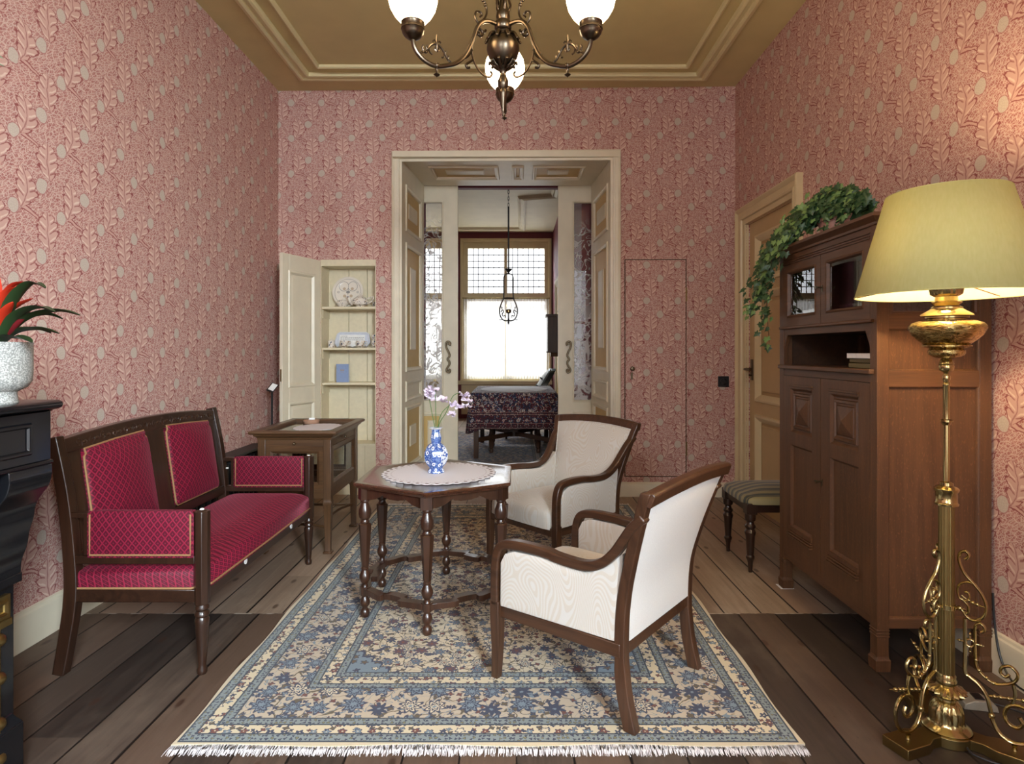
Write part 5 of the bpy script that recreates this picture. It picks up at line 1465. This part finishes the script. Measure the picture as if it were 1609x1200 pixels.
for pts in vines_:
    sp_ = spl(pts, 7); mbs.tube(sp_, .0016, 4)
    dens = 7
    for i, p in enumerate(sp_[3:]):
        for q in range(dens if i < len(sp_)*.55 else 2):
            o_ = Vector((rnd.gauss(0, .022), rnd.gauss(0, .026), rnd.gauss(0, .022)))
            pp = p+o_
            if pp.z < .012 and pp.x > -.195: pp.x = -.20-rnd.uniform(0, .03)
            face = (-1+rnd.uniform(-.5, .5), -.5+rnd.uniform(-.7, .7), .5+rnd.uniform(-.6, .6))
            ivy_leaf(mbl if rnd.random() < .27 else mbd, pp, rnd.uniform(.45, .78), face)
obj('dark_foliage', mbd, 'ivy', t, angle=80); o = obj('young_foliage', mbl, 'ivy_light', t, angle=80); obj('vine_stems', mbs, 'brown_stem', t)

# ------------------------------------------------------------------ brass floor lamp
LX, LY = 1.413, 2.02
t = thing('floor_lamp', 'tall brass floor lamp with yellow-green shade in front of the oak cabinet', 'lamp', (LX, LY, 0))
AN = (radians(200), radians(-42), radians(80))
mb = MB()
outl = []
for a in AN:
    pass
def arm_plate(a):
    c, s = cos(a), sin(a)
    q = [(.0, .036), (.10, .030), (.135, .045), (.232, .045), (.232, -.045), (.135, -.045), (.10, -.030), (0, -.036)]
    return [(u*c-v*s, u*s+v*c) for u, v in q]
for a in AN: mb.prism(arm_plate(a), 0.0, .033)
mb.lathe([(.001, .0), (.075, 0), (.075, .033), (.001, .033)], 32); obj('base', mb, 'old_brass', t, bevel=.002)
mb = MB(); fl = lambda k: 1 if k % 4 < 2 else -1
mb.lathe([(.001, .033), (.070, .033), (.071, .038), (.066, .044), (.056, .050), (.050, .056), (.048, .066, .05), (.047, .09, .06), (.042, .11, .05), (.034, .122), (.027, .126), (.026, .132), (.032, .138), (.045, .146, .08), (.054, .156, .09), (.048, .166, .08), (.032, .172), (.027, .178), (.030, .184), (.029, .192), (.026, .198), (.027, .206), (.023, .212)], 64, flute=lambda k: cos(2*pi*k/64*16))
obj('bell', mb, 'brass', t, angle=50)
mb = MB(); mb.lathe([(.0225, .208, .05), (.0222, .765, .05)], 64, flute=lambda k: cos(2*pi*k/64*16)); obj('column', mb, 'old_brass', t, angle=80)
mb = MB(); mb.lathe([(.022, .762), (.034, .764), (.035, .770), (.031, .774), (.031, .806), (.035, .810), (.036, .818), (.030, .824), (.020, .828), (.019, .838), (.0095, .842), (.0095, 1.026), (.0125, 1.028), (.014, 1.034), (.019, 1.037), (.019, 1.043), (.010, 1.046), (.0095, 1.155), (.012, 1.158), (.011, 1.163), (.007, 1.167), (.0115, 1.176), (.012, 1.185), (.007, 1.195), (.010, 1.199), (.020, 1.206), (.0225, 1.220), (.020, 1.224), (.0225, 1.227), (.018, 1.239), (.014, 1.244), (.030, 1.247)], 28); obj('pole', mb, 'brass', t, angle=50)
mb = MB(); mb.lathe([(.028, 1.246), (.048, 1.255), (.053, 1.264), (.052, 1.272), (.046, 1.277), (.060, 1.281), (.070, 1.284), (.070, 1.288), (.064, 1.291), (.080, 1.304, .012), (.098, 1.322, .016), (.108, 1.343, .016), (.107, 1.352, .01), (.100, 1.361), (.080, 1.368), (.056, 1.371), (.056, 1.377)], 72, flute=lambda k: cos(2*pi*k/72*9))
obj('reservoir', mb, 'embrass', t, angle=50)
mb = MB(); mb.lathe([(.056, 1.374), (.062, 1.377), (.062, 1.381), (.076, 1.384), (.074, 1.389), (.050, 1.404), (.045, 1.408), (.045, 1.413), (.034, 1.418), (.040, 1.424), (.045, 1.429), (.033, 1.434), (.031, 1.447), (.036, 1.450), (.043, 1.456, .06), (.047, 1.478, .06), (.047, 1.484), (.036, 1.486), (.020, 1.49), (.001, 1.49)], 64, flute=lambda k: cos(2*pi*k/64*16))
obj('burner', mb, 'brass', t, angle=50)
# scroll brackets, one over each arm of the base
def bracket(a):
    B = MB(); c, s = cos(a), sin(a)
    P = lambda pts: [(r*c, r*s, z) for r, z in pts]
    tb = lambda pts, r=.0042, n=5: B.tube(P([tuple(q)[:2] for q in spl([(p[0], p[1], 0) for p in pts], n)]), r, 6)
    tb([(.050, .596), (.056, .602), (.060, .612), (.052, .622), (.040, .618), (.034, .602), (.036, .580), (.050, .548), (.075, .520), (.095, .49), (.105, .458), (.098, .425), (.078, .406), (.060, .408), (.046, .424), (.048, .435)], .0050)
    tb([(.072, .522), (.055, .524), (.036, .512), (.030, .49), (.036, .468), (.052, .462), (.062, .474), (.058, .49), (.048, .49)], .004)
    tb([(.040, .468), (.058, .448), (.058, .428), (.048, .415)], .004)
    tb([(.040, .478), (.058, .466), (.078, .458), (.100, .455)], .0025)
    for q, z in ((.060, .466), (.070, .461), (.082, .458)): B.ball((q*c, q*s, z), .006, 8)
    tb([(.024, .430), (.036, .434), (.046, .426)], .0055); B.ball((.036*c, .036*s, .434), .0085, 8)
    tb([(.050, .405), (.050, .30), (.050, .235), (.060, .222), (.085, .205), (.105, .175), (.115, .135), (.122, .10), (.140, .068), (.170, .055), (.205, .066), (.228, .10), (.225, .145), (.198, .172), (.165, .168), (.150, .14), (.158, .112), (.18, .104), (.194, .12), (.186, .138)], .0060)
    tb([(.090, .372), (.098, .378), (.100, .390), (.090, .400), (.078, .392), (.076, .37), (.076, .30), (.080, .26), (.100, .235), (.125, .222), (.150, .228), (.175, .245), (.182, .27), (.165, .288), (.145, .28), (.140, .262), (.152, .252), (.162, .262)], .0050)
    tb([(.172, .234), (.176, .205), (.170, .176)], .005)
    ring = [(.063+.012*cos(k*pi/6), .330+.012*sin(k*pi/6)) for k in range(12)]
    B.tube(P(ring), .0038, 6, closed=True)
    for du, dv in ((1, 0), (-1, 0), (0, 1), (0, -1)):
        B.tube(P([(.063+du*.012, .33+dv*.012), (.063+du*.036, .33+dv*.036)]), [.0045, .0015], 6); B.ball(((.063+du*.028)*c, (.063+du*.028)*s, .33+dv*.028), .005, 6)
    for q, z in ((.078, .28), (.086, .25), (.105, .232), (.122, .222)): B.ball((q*c, q*s, z), .0065, 8)
    B.tube(P([(.112, .178), (.170, .190), (.255, .205)]), [.004, .004, .0015], 6)
    for q in (.125, .14, .16, .195, .21, .23): B.ball((q*c, q*s, .178+(q-.112)*.19), .0068, 8)
    B.ball((.118*c, .118*s, .118), .010, 8); B.lathe([(.001, .033), (.008, .033), (.005, .042), (.009, .048), (.001, .05)], 8, c=(.175*c, .175*s))
    return B
for a in AN: obj('scroll_bracket', bracket(a), 'brass', t, angle=60)
mb = MB(); mb.lathe([(.023, .425), (.0265, .425), (.0265, .440), (.023, .440)], 28); obj('collar', mb, 'brass', t)
# shade with wire and bulb
def open_shell(prof, n=72):
    B = MB(); rings = [[(r*cos(2*pi*k/n), r*sin(2*pi*k/n), z) for k in range(n)] for r, z in prof]; B.loft(rings, caps=False); return B
sh = obj('shade', open_shell([(.266, 1.452), (.174, 1.786)]), 'shade', t)
md = sh.modifiers.new('solid', 'SOLIDIFY'); md.thickness = .0012; md.offset = 0
obj('shade_lining', open_shell([(.2635, 1.453), (.1715, 1.785)]), 'shade_in', t)
mb = MB()
for r, z in ((.2655, 1.453), (.1735, 1.785)):
    mb = MB(); mb.tube([(r*cos(2*pi*k/72), r*sin(2*pi*k/72), z) for k in range(72)], .0022, 6, closed=True); obj('shade_trim', mb, 'shade', t)
mb = MB()
for k in range(3):
    a = k*2*pi/3+.35; mb.tube([(.263*cos(a), .263*sin(a), 1.458), (.04*cos(a), .04*sin(a), 1.50)], .002, 6)
mb.tube([(0, 0, 1.49), (0, 0, 1.55)], .012, 10); obj('shade_carrier', mb, 'brass', t)
mb = MB(); mb.ball((0, 0, 1.60), .034, 16, (1, 1, 1.3)); bu = obj('bulb', mb, 'bulb', t)
ld = bpy.data.lights.new('lamp_light', 'POINT'); ld.energy = 24; ld.color = (1.0, .74, .42); ld.shadow_soft_size = .05
lo = bpy.data.objects.new('lamp_light', ld); COL.objects.link(lo); lo.location = (LX, LY, 1.66)
# flex and adapter
t = thing('lamp_flex', 'dark brown flex running over the floor from the brass lamp', 'cord', (0, 0, 0))
mb = MB(); mb.tube(spl([(LX+.012, LY-.076, .014), (LX+.02, LY-.10, .006), (LX+.08, LY-.15, .005), (LX+.17, LY-.17, .005), (LX+.30, LY-.12, .005), (LX+.40, LY+.0, .005), (LX+.36, LY+.12, .005), (1.70, 2.19, .012)], 8), .0035, 6); obj('cord', mb, 'black_plastic', t)
t = thing('cord_switch', 'beige floor switch box on the boards behind the brass lamp', 'switch', (1.645, 2.195, 0), radians(-12))
mb = MB(); mb.prism([(-.055, 0), (.055, 0), (.05, .02), (.02, .034), (-.02, .034), (-.05, .02)], -.032, .032, lambda u, v, h: (u, h, v)); obj('housing', mb, 'grey_plastic', t, bevel=.003)
mb = MB(); mb.box((-.015, -.02, .033), (.015, .02, .038)); obj('slider', mb, 'black_plastic', t)
t = thing('wall_cable', 'black cable looping along the baseboard behind the brass lamp', 'cable', (0, 0, 0))
mb = MB(); mb.tube(spl([(1.868, 2.41, .32), (1.868, 2.40, .20), (1.866, 2.37, .09), (1.862, 2.31, .03), (1.862, 2.22, .03), (1.866, 2.12, .08), (1.870, 2.02, .13), (1.872, 1.9, .12)], 8), .004, 6); obj('cord', mb, 'black_plastic', t)

# ------------------------------------------------------------------ chandelier
CH = (-.055, 2.46)
t = thing('chandelier', 'dark bronze three-armed chandelier with lit frosted globes under the ceiling', 'chandelier', (CH[0], CH[1], 2.2))
zo = 2.2
mb = MB(); lp_ = [(.001, 2.206), (.004, 2.212), (.003, 2.225), (.007, 2.232), (.006, 2.238), (.010, 2.25), (.015, 2.295), (.018, 2.31), (.014, 2.318), (.020, 2.328), (.022, 2.35), (.014, 2.366), (.011, 2.38), (.018, 2.392), (.030, 2.402), (.022, 2.41), (.040, 2.422), (.058, 2.446), (.066, 2.475), (.064, 2.495), (.054, 2.515), (.042, 2.525), (.036, 2.528), (.024, 2.534), (.022, 2.548), (.030, 2.552), (.034, 2.558), (.034, 2.582), (.030, 2.588), (.024, 2.592), (.028, 2.605), (.026, 2.625), (.017, 2.65), (.012, 2.675), (.016, 2.69), (.013, 2.70), (.010, 2.72), (.009, 3.45), (.02, 3.47), (.06, 3.53), (.075, 3.56), (.075, 3.57), (.001, 3.57)]
mb.lathe([(r, z-zo) for r, z in lp_], 28); obj('stem', mb, 'bronze', t, angle=50)
upper, lower, crown = MB(), MB(), MB()
for k in range(10):
    a = 2*pi*k/10; T = Matrix.Rotation(a, 4, 'Z')
    upper.tube([tuple(T @ Vector(p)) for p in spl([(.040, 0, 2.532-zo), (.058, 0, 2.524-zo), (.066, 0, 2.508-zo), (.072, 0, 2.500-zo)], 4)], [.008]*4+[.007]*4+[.006]*4+[.003], 6)
    lower.tube([tuple(T @ Vector(p)) for p in spl([(.020, 0, 2.40-zo), (.040, 0, 2.414-zo), (.052, 0, 2.424-zo), (.056, 0, 2.414-zo)], 4)], [.007]*4+[.006]*4+[.005]*4+[.003], 6)
    if k % 2 == 0: crown.tube([tuple(T @ Vector(p)) for p in spl([(.018, 0, 2.62-zo), (.030, 0, 2.65-zo), (.024, 0, 2.675-zo), (.034, 0, 2.69-zo)], 4)], .005, 6)
obj('upper_leaf_ring', upper, 'bronze', t, angle=60); obj('lower_leaf_ring', lower, 'bronze', t, angle=60); obj('leaf_crown', crown, 'bronze', t, angle=60)
def chand_arm(a):
    T = Matrix.Rotation(a, 4, 'Z')
    P = lambda pts, n=5: [tuple(T @ Vector((p[0], 0, p[1]-zo))) for p in spl([(q[0], q[1], 0) for q in pts], n)]
    B = MB(); B.tube(P([(.030, 2.570), (.06, 2.572), (.09, 2.563), (.115, 2.535), (.130, 2.495), (.146, 2.455), (.170, 2.41), (.203, 2.375), (.246, 2.354), (.29, 2.342), (.33, 2.350), (.360, 2.370), (.376, 2.395), (.381, 2.422)]), .0086, 10)
    arm = obj('arm', B, 'bronze', t)
    B = MB()
    B.tube(P([(.137, 2.49), (.140, 2.45), (.134, 2.41), (.116, 2.376), (.09, 2.355), (.062, 2.352), (.05, 2.366), (.058, 2.376)]), .0042, 6)
    B.tube(P([(.134, 2.402), (.152, 2.388), (.164, 2.376), (.158, 2.366), (.148, 2.370)]), .005, 6); B.tube(P([(.137, 2.44), (.152, 2.415), (.168, 2.402), (.176, 2.415)]), .004, 6)
    B.tube(P([(.118, 2.530), (.100, 2.528), (.092, 2.516), (.100, 2.504), (.112, 2.508), (.108, 2.517)]), .0055, 6); B.tube(P([(.095, 2.525), (.082, 2.526), (.078, 2.534)]), .005, 6)
    B.tube(P([(.108, 2.548), (.124, 2.568), (.122, 2.592), (.106, 2.598), (.096, 2.588), (.104, 2.578)]), .0042, 6); B.tube(P([(.108, 2.555), (.085, 2.576), (.074, 2.602), (.078, 2.63), (.09, 2.652), (.108, 2.662), (.118, 2.655)]), .0042, 6)
    for q, z in ((.09, 2.648), (.106, 2.662), (.080, 2.632)): B.ball(tuple(T @ Vector((q, 0, z-zo))), .008, 6)
    B.tube(P([(.352, 2.374), (.340, 2.384), (.328, 2.384), (.322, 2.398), (.306, 2.418), (.286, 2.424), (.266, 2.414), (.250, 2.392), (.240, 2.378), (.228, 2.370), (.226, 2.356)]), .0042, 6)
    B.tube(P([(.318, 2.405), (.314, 2.388), (.304, 2.382)]), .0035, 6); B.tube(P([(.256, 2.402), (.258, 2.384), (.266, 2.38)]), .0035, 6)
    for q, z in ((.34, 2.388), (.324, 2.392), (.248, 2.388), (.236, 2.372)): B.tube(P([(q, z), (q+.004, z+.012), (q, z+.02)]), .0035, 5)
    B.tube(P([(.286, 2.40), (.286, 2.43), (.286, 2.462)]), [.002, .003, .004, .005, .006, .006, .005, .004, .003, .002, .001], 6)
    for s in (-1, 1): B.tube(P([(.286, 2.428), (.286+s*.010, 2.438), (.286+s*.016, 2.432)]), .003, 5); B.tube(P([(.286, 2.42), (.286+s*.008, 2.405), (.286+s*.002, 2.398)]), .0035, 5)
    c = T @ Vector((.286, 0, 0))
    B.lathe([(.001, 2.300-zo), (.004, 2.304-zo), (.013, 2.310-zo), (.004, 2.316-zo), (.005, 2.335-zo), (.010, 2.338-zo), (.011, 2.346-zo), (.009, 2.352-zo)], 8, c=(c.x, c.y))
    obj('scrollwork', B, 'bronze', arm, angle=60)
    e = T @ Vector((.381, 0, 0))
    B = MB(); B.lathe([(r, z-zo) for r, z in ((.001, 2.416), (.012, 2.416), (.018, 2.420), (.030, 2.428), (.039, 2.440), (.041, 2.452), (.044, 2.454), (.043, 2.458), (.042, 2.476), (.044, 2.479), (.042, 2.481), (.036, 2.478), (.030, 2.46), (.001, 2.45))], 28, c=(e.x, e.y)); obj('cup', B, 'bronze', arm, angle=50)
    B = MB(); B.lathe([(r, z-.03) for r, z in ((.001, 0), (.036, 0), (.036, .02), (.050, .030), (.068, .050), (.083, .076), (.0905, .105), (.0915, .128), (.086, .155), (.072, .180), (.058, .194), (.050, .200), (.050, .214), (.047, .214), (.047, .2), (.001, .19))], 36)
    g = obj('globe', B, 'globe', arm); g.location = (e.x, e.y, 2.487-zo)
for a in (90, 210.5, 329.5): chand_arm(radians(a))

# ------------------------------------------------------------------ black marble fireplace
t = thing('fireplace', 'black marble fireplace mantel at the left edge of the room', 'fireplace', (-1.68, 1.83, 0))
mX = lambda X_: X_+1.68
mb = MB()
sp_ = [(0, 1.090), (.285, 1.090), (.290, 1.094), (.300, 1.096), (.316, 1.101), (.321, 1.110), (.318, 1.119), (.308, 1.124), (0, 1.124)]
mb.loft([[(a, y, z) for a, z in sp_] for y in (-1.45, .012)]); obj('shelf', mb, 'black_marble', t, angle=40, bevel=.002)
mb = MB(); mb.box((0, -1.40, .948), (.292, 0, 1.092)); mb.loft([[(a, y, z) for a, z in ((0, .935), (.294, .935), (.300, .940), (.296, .948), (0, .948))] for y in (-1.40, .002)])
mpx = lambda u, v, h: (.292+h, u, v)
mb.mould(-.42, -.075, .972, 1.065, [(0, 0), (.004, .008), (.012, .008), (.016, -.001)], mpx)
obj('frieze', mb, 'black_marble', t, angle=30, bevel=.002)
cb = spl([(.296, .936), (.297, .905), (.288, .872), (.268, .845), (.250, .815), (.242, .775), (.230, .735), (.222, .69), (.206, .645), (.204, .61)], 5)
poly = [(p[0], p[1]) for p in cb] + [(.0, .61), (.0, .936)]
for y0, y1 in ((-.155, 0), (-1.40, -1.245)):
    mb = MB(); mb.prism(poly, y0, y1, lambda u, v, h: (u, h, v)); mb.box((0, y0-.004, .585), (.206, y1+.002, .612)); obj('corbel', mb, 'black_marble', t, bevel=.003)
    mb = MB(); mb.box((0, y0, .17), (.182, y1, .588)); mb.box((0, y0-.01, 0), (.205, y1+.008, .165)); mb.loft([[(0, y0-.01+w, z), (.205-w, y0-.01+w, z), (.205-w, y1+.008-w, z), (0, y1+.008-w, z)] for z, w in ((.165, 0), (.185, .012), (.20, .02))]); obj('pilaster', mb, 'black_marble', t, bevel=.003)
mb = MB(); mb.box((0, -1.25, .60), (.15, -.15, .94)); obj('upper_slab', mb, 'black_marble', t)
mb = MB(); mb.box((.10, -.24, 0), (.150, -.152, .60)); mb.box((.10, -1.24, 0), (.150, -1.16, .60)); mb.box((.10, -1.2, .52), (.150, -.2, .60)); obj('inner_jamb', mb, 'black_iron', t)
mb = MB(); mb.box((.150, -.152, .49), (.196, -.03, .56)); mb.mould(-.145, -.04, .50, .55, [(0, 0), (.006, .008), (.014, .004), (.016, 0)], lambda u, v, h: (.196+h, u, v)); mb.box((.15, -.15, .47), (.20, -.028, .49))
for z in (.44, .33, .20, .10): mb.ball((.19, -.075, z), .026, 12, (1, 1, .8))
mb.tube([(.185, -.075, .03), (.185, -.075, .47)], .016, 12); mb.box((.15, -.12, 0), (.21, -.03, .035)); obj('brass_insert', mb, 'old_brass', t)

# bromeliad on the mantel
t = thing('potted_bromeliad', 'red-flowered bromeliad in a speckled grey pot on the mantel', 'plant', (-1.43, 1.68, 1.124))
mb = MB(); mb.lathe([(.001, 0), (.052, 0), (.054, .004), (.050, .028), (.052, .034), (.074, .046), (.084, .064), (.0855, .09), (.086, .165), (.087, .170), (.083, .170), (.080, .15), (.001, .15)], 32); obj('pot', mb, 'speckle', t)
def strap(pts, w, mb, n=6):
    P = spl(pts, n); N = len(P); v = []; f = []
    for i, p in enumerate(P):
        tg = (P[min(i+1, N-1)]-P[max(i-1, 0)]).normalized(); sd = tg.cross(Vector((0, 0, 1))); sd = sd.normalized() if sd.length > .05 else Vector((0, 1, 0))
        up = sd.cross(tg); q = i/(N-1); ww = w*min(1, .55+q*1.4)*(1-q**3.5)+.0008
        v += [p-sd*ww+up*ww*.3, p-up*ww*.12, p+sd*ww+up*ww*.3, p-up*ww*.12-up*.0015]
    for i in range(N-1):
        for k in range(4): f.append((i*4+k, i*4+(k+1) % 4, i*4+4+(k+1) % 4, i*4+4+k))
    f += [(3, 2, 1, 0), tuple((N-1)*4+k for k in range(4))]
    mb.add(v, f)
rnd = random.Random(4)
mb = MB()
for tip in ((.222, .02, .245), (.165, -.03, .315), (.205, -.05, .25), (.142, .05, .195), (.152, -.06, .168), (.10, .12, .24), (.06, -.16, .26), (-.05, -.17, .24), (-.15, -.1, .25), (-.18, .04, .24), (-.10, .15, .22), (.02, .18, .2)):
    x, y, z = tip; strap([(x*.05, y*.05, .15), (x*.35, y*.35, .15+(z-.15)*.62+.02), (x*.72, y*.72, z+.012), (x, y, z)], .021, mb)
obj('leaves', mb, 'brom_leaf', t, angle=80)
mb = MB(); mb2 = MB()
for k in range(18):
    a = k*2.4; q = k/17; r = .035+.065*(1-q); z = .24+.125*q
    tip = (r*cos(a)*1.1, r*sin(a)*1.1, z+.02)
    if abs(a % 6.28) < .9 or abs(a % 6.28) > 5.4: tip = (.098*(.75+.25*(1-q)), tip[1], .25+.09*q)
    strap([(0, 0, .15+.1*q), (tip[0]*.5, tip[1]*.5, .20+.13*q), tip], .017, mb2 if q < .25 else mb)
obj('red_bracts', mb, 'red_bract', t, angle=80); obj('dark_bracts', mb2, 'dark_bract', t, angle=80)
t = thing('dried_branch', 'grey-green dried sprig at the left edge high above the mantel', 'plant', (-1.55, 1.45, 1.124))
mb = MB(); mb.lathe([(.001, 0), (.05, 0), (.06, .06), (.055, .16), (.03, .24), (.035, .27), (.028, .27), (.02, .2), (.001, .1)], 20); obj('tall_vase', mb, 'speckle', t)
mb = MB(); st_ = spl([(0, 0, .1), (.02, .04, .5), (.06, .12, .8), (.135, .22, .95)], 10); mb.tube(st_, .003, 6); obj('stem', mb, 'brown_stem', t)
mb = MB(); rnd = random.Random(8)
for p in st_[17:]:
    for q in range(5):
        d = Vector((rnd.gauss(0, 1), rnd.gauss(0, 1), rnd.gauss(0, .8))).normalized()*rnd.uniform(.02, .045); mb.tube([p, p+d*.6, p+d], [.004, .003, .0006], 4)
obj('needles', mb, 'sprig', t)

# ------------------------------------------------------------------ far room furniture
t = thing('dining_table', 'wooden table under a dark patterned cloth in the far room', 'table', (-.035, 7.83, 0))
mb = MB(); mb.box((-.48, -.68, .745), (.48, .68, .772)); obj('table_top', mb, 'mahog_y', t, bevel=.003)
for x in (-.44, .44):
    for y in (-.64, .64):
        mb = MB(); mb.loft([[(x-w, y-w, z), (x+w, y-w, z), (x+w, y+w, z), (x-w, y+w, z)] for z, w in ((.012, .026), (.03, .028), (.745, .032))]); obj('leg', mb, 'walnut', t, bevel=.003)
for x, y in ((-.28, -.25), (.30, -.25), (-.28, .3), (.30, .3)):
    mb = MB(); mb.lathe([(.001, .012), (.02, .012), (.026, .04), (.018, .06), (.03, .075), (.03, .16), (.034, .17), (.034, .24), (.026, .25), (.022, .28), (.035, .36), (.03, .42), (.022, .5), (.036, .56), (.036, .745)], 16, c=(x, y)); obj('turned_leg', mb, 'walnut', t)
mb = MB()
for a, b in (((-.44, -.64), (.0, -.05)), ((.44, -.64), (.0, -.05)), ((-.44, .64), (0, .05)), ((.44, .64), (0, .05))):
    d = Vector((b[0]-a[0], b[1]-a[1], 0)); L = d.length; an = atan2(d.y, d.x); mb.box((0, -.018, .20), (L, .018, .25), Matrix.Translation((a[0], a[1], 0)) @ Matrix.Rotation(an, 4, 'Z'))
mb.box((-.05, -.1, .19), (.05, .1, .27)); obj('stretcher', mb, 'walnut', t)
mb = MB(); mb.box((-.40, -.67, .66), (.40, -.63, .74)); obj('apron', mb, 'walnut', t)
mb = MB()
hx_, hy_ = .505, .705
def rrect(hx, hy, r, n=8, m=14):
    o_ = []
    for (cx_, cy_, a0) in ((hx-r, hy-r, 0), (-hx+r, hy-r, pi/2), (-hx+r, -hy+r, pi), (hx-r, -hy+r, 1.5*pi)):
        for k in range(n+1): o_.append((cx_+r*cos(a0+k*pi/2/n), cy_+r*sin(a0+k*pi/2/n)))
    out = []
    for k in range(len(o_)):
        a, b = o_[k], o_[(k+1) % len(o_)]; L = sqrt((a[0]-b[0])**2+(a[1]-b[1])**2); q = m if k % (n+1) == n else 1
        for j in range(q): out.append((a[0]+(b[0]-a[0])*j/q, a[1]+(b[1]-a[1])*j/q))
    return out
rings = []
for off, z, wv in ((-.40, .779, 0), (-.02, .779, 0), (-.004, .776, 0), (.004, .765, 0), (.007, .72, .2), (.010, .60, .6), (.016, .45, 1.0), (.022, .365, 1.2)):
    o_ = rrect(hx_+off, hy_+off, .05+max(0, off))
    ring = []
    for k, (u, v) in enumerate(o_):
        cn = max(0, (abs(u)/(hx_+off))+(abs(v)/(hy_+off))-1.72)/.2 if off > 0 else 0
        w = wv*.012*sin(k*.9)+cn*wv*.035
        l = sqrt(u*u+v*v); ring.append((u+u/l*w, v+v/l*w, z-cn*max(0, .70-z)*.16))
    rings.append(ring)
B = MB(); B.loft(rings, caps=False); nB = len(rings[0]); B.f.append(tuple(range(nB)))
o = thing('table_cloth', 'dark red and blue patterned cloth draped over the far-room table', 'tablecloth', (-.035, 7.83, 0)); co = obj('cloth', B, 'cloth', o, angle=80)
md = co.modifiers.new('solid', 'SOLIDIFY'); md.thickness = .004; md.offset = 1
t = thing('far_doily', 'white round cloth lying on the dark patterned table cloth', 'doily', (-.035, 7.84, .7835))
mb = MB(); scallop_disc(mb, .42, .56, 160, .02, 30); obj('linen_cloth', mb, 'linen', t)
t = thing('tufted_chair', 'dark green buttoned leather chair behind the far-room table', 'chair', (.11, 9.0, 0), 0)
mb = MB(); mb.box((-.30, -.27, .36), (.12, .27, .46)); obj('seat', mb, 'leather', t, bevel=.03, seg=4)
bmp = lambda u, v, h: (.06+v*.50-h, u, .40+v*.87)
o_ = [(-.25, 0), (.25, 0), (.26, .35), (.25, .60), (.19, .68), (0, .70), (-.19, .68), (-.25, .60), (-.26, .35)]
mb = MB(); mb.pad(o_, bmp, -.05, .05, .04, .03); bk = obj('backrest', mb, 'leather', t, angle=80)
mb = MB()
for u in (-.13, 0, .13):
    for v in (.3, .42, .54): mb.ball(bmp(u, v, .085), .014, 8)
obj('button', mb, 'black_plastic', bk)
mb = MB(); mb.tube([bmp(u, v, .03) for u, v in o_], .009, 6, closed=True); obj('piping', mb, plain('grey_piping', lin(120, 126, 126), .4), bk)
for x in (-.26, .1):
    for y in (-.23, .23): mb = MB(); mb.lathe([(.001, .012), (.016, .012), (.024, .3), (.026, .37)], 12, c=(x, y)); obj('leg', mb, 'mahog', t)
t = thing('wall_case', 'dark wooden wall case hanging on the red far-room wall', 'wall cabinet', (.68, 9.7, 1.22))
mb = MB(); mb.box((-.20, -.16, .04), (0, .16, .58)); obj('case', mb, 'clock_wood', t, bevel=.003)
mb = MB(); mb.box((-.225, -.185, .58), (0, .185, .62)); mb.box((-.21, -.17, .02), (0, .17, .045)); mb.ball((-.02, -.16, .66), .03, 8); mb.prism([(-.10, 0), (.10, 0), (.06, -.06), (-.06, -.06)], 0, .03, lambda u, v, h: (-.15+h*4, u, v+.02)); obj('moulding', mb, 'clock_wood', t, bevel=.003)
# hanging lamp
t = thing('pendant_lamp', 'black iron pendant oil lamp hanging over the far-room table', 'lamp', (-.105, 7.8, 1.6))
z0 = 1.6
mb = MB(); mb.tube([(0, 0, .68), (0, 0, 1.50)], .011, 8); mb.lathe([(.001, .64), (.02, .645), (.012, .665), (.045, .70), (.05, .71), (.012, .715)], 16); obj('rod', mb, 'black_iron', t)
mb = MB()
for k in range(10):
    zc = 1.52+k*.042; Tq = Matrix.Translation((0, 0, zc)) @ Matrix.Rotation(pi/2*(k % 2), 4, 'Z')
    mb.tube([tuple(Tq @ Vector((.010*cos(a*pi/5), 0, .026*sin(a*pi/5)))) for a in range(10)], .0035, 5, closed=True)
obj('chain', mb, 'black_iron', t)
mb = MB()
ly = spl([(0, 0, .648), (.04, 0, .64), (.058, 0, .60), (.060, 0, .50), (.060, 0, .38), (.066, 0, .33), (.095, 0, .26), (.113, 0, .19), (.105, 0, .115), (.065, 0, .06), (0, 0, .05)], 6)
for s in (-1, 1): mb.tube([(s*p.x, 0, p.z) for p in ly], .009, 8)
for s in (-1, 1):
    mb.tube([(s*p.x, 0, p.z) for p in spl([(.1, 0, .16), (.075, 0, .19), (.065, 0, .16), (.08, 0, .14), (.07, 0, .11), (.045, 0, .12), (.04, 0, .09)], 5)], .007, 6)
    mb.tube([(s*p.x, 0, p.z) for p in spl([(.1, 0, .23), (.08, 0, .215), (.09, 0, .2)], 4)], .006, 6)
    mb.tube([(s*p.x, 0, p.z) for p in spl([(.08, 0, .075), (.105, 0, .06), (.112, 0, .075)], 4)], .006, 6)
mb.tube([(.066*cos(2*pi*k/24), .066*sin(2*pi*k/24), .335) for k in range(24)], .009, 6, closed=True)
mb.lathe([(.001, .0), (.008, .01), (.014, .03), (.007, .045), (.016, .055), (.01, .075), (.008, .14), (.03, .15), (.001, .15)], 12); obj('lyre_frame', mb, 'black_iron', t)
mb = MB(); mb.lathe([(.001, .15), (.03, .152), (.036, .18), (.03, .195), (.001, .197)], 18); obj('burner', mb, 'brass', t)
mb = MB(); mb.lathe([(.026, .20), (.040, .235), (.032, .29), (.024, .33), (.022, .50), (.021, .50), (.023, .33), (.031, .29), (.039, .235), (.025, .20)], 20); obj('glass_chimney', mb, 'winglass', t)
mb = MB(); mb.ball((0, 0, .245), .026, 12, (1, 1, 1.3)); obj('bulb', mb, 'bulb', t)
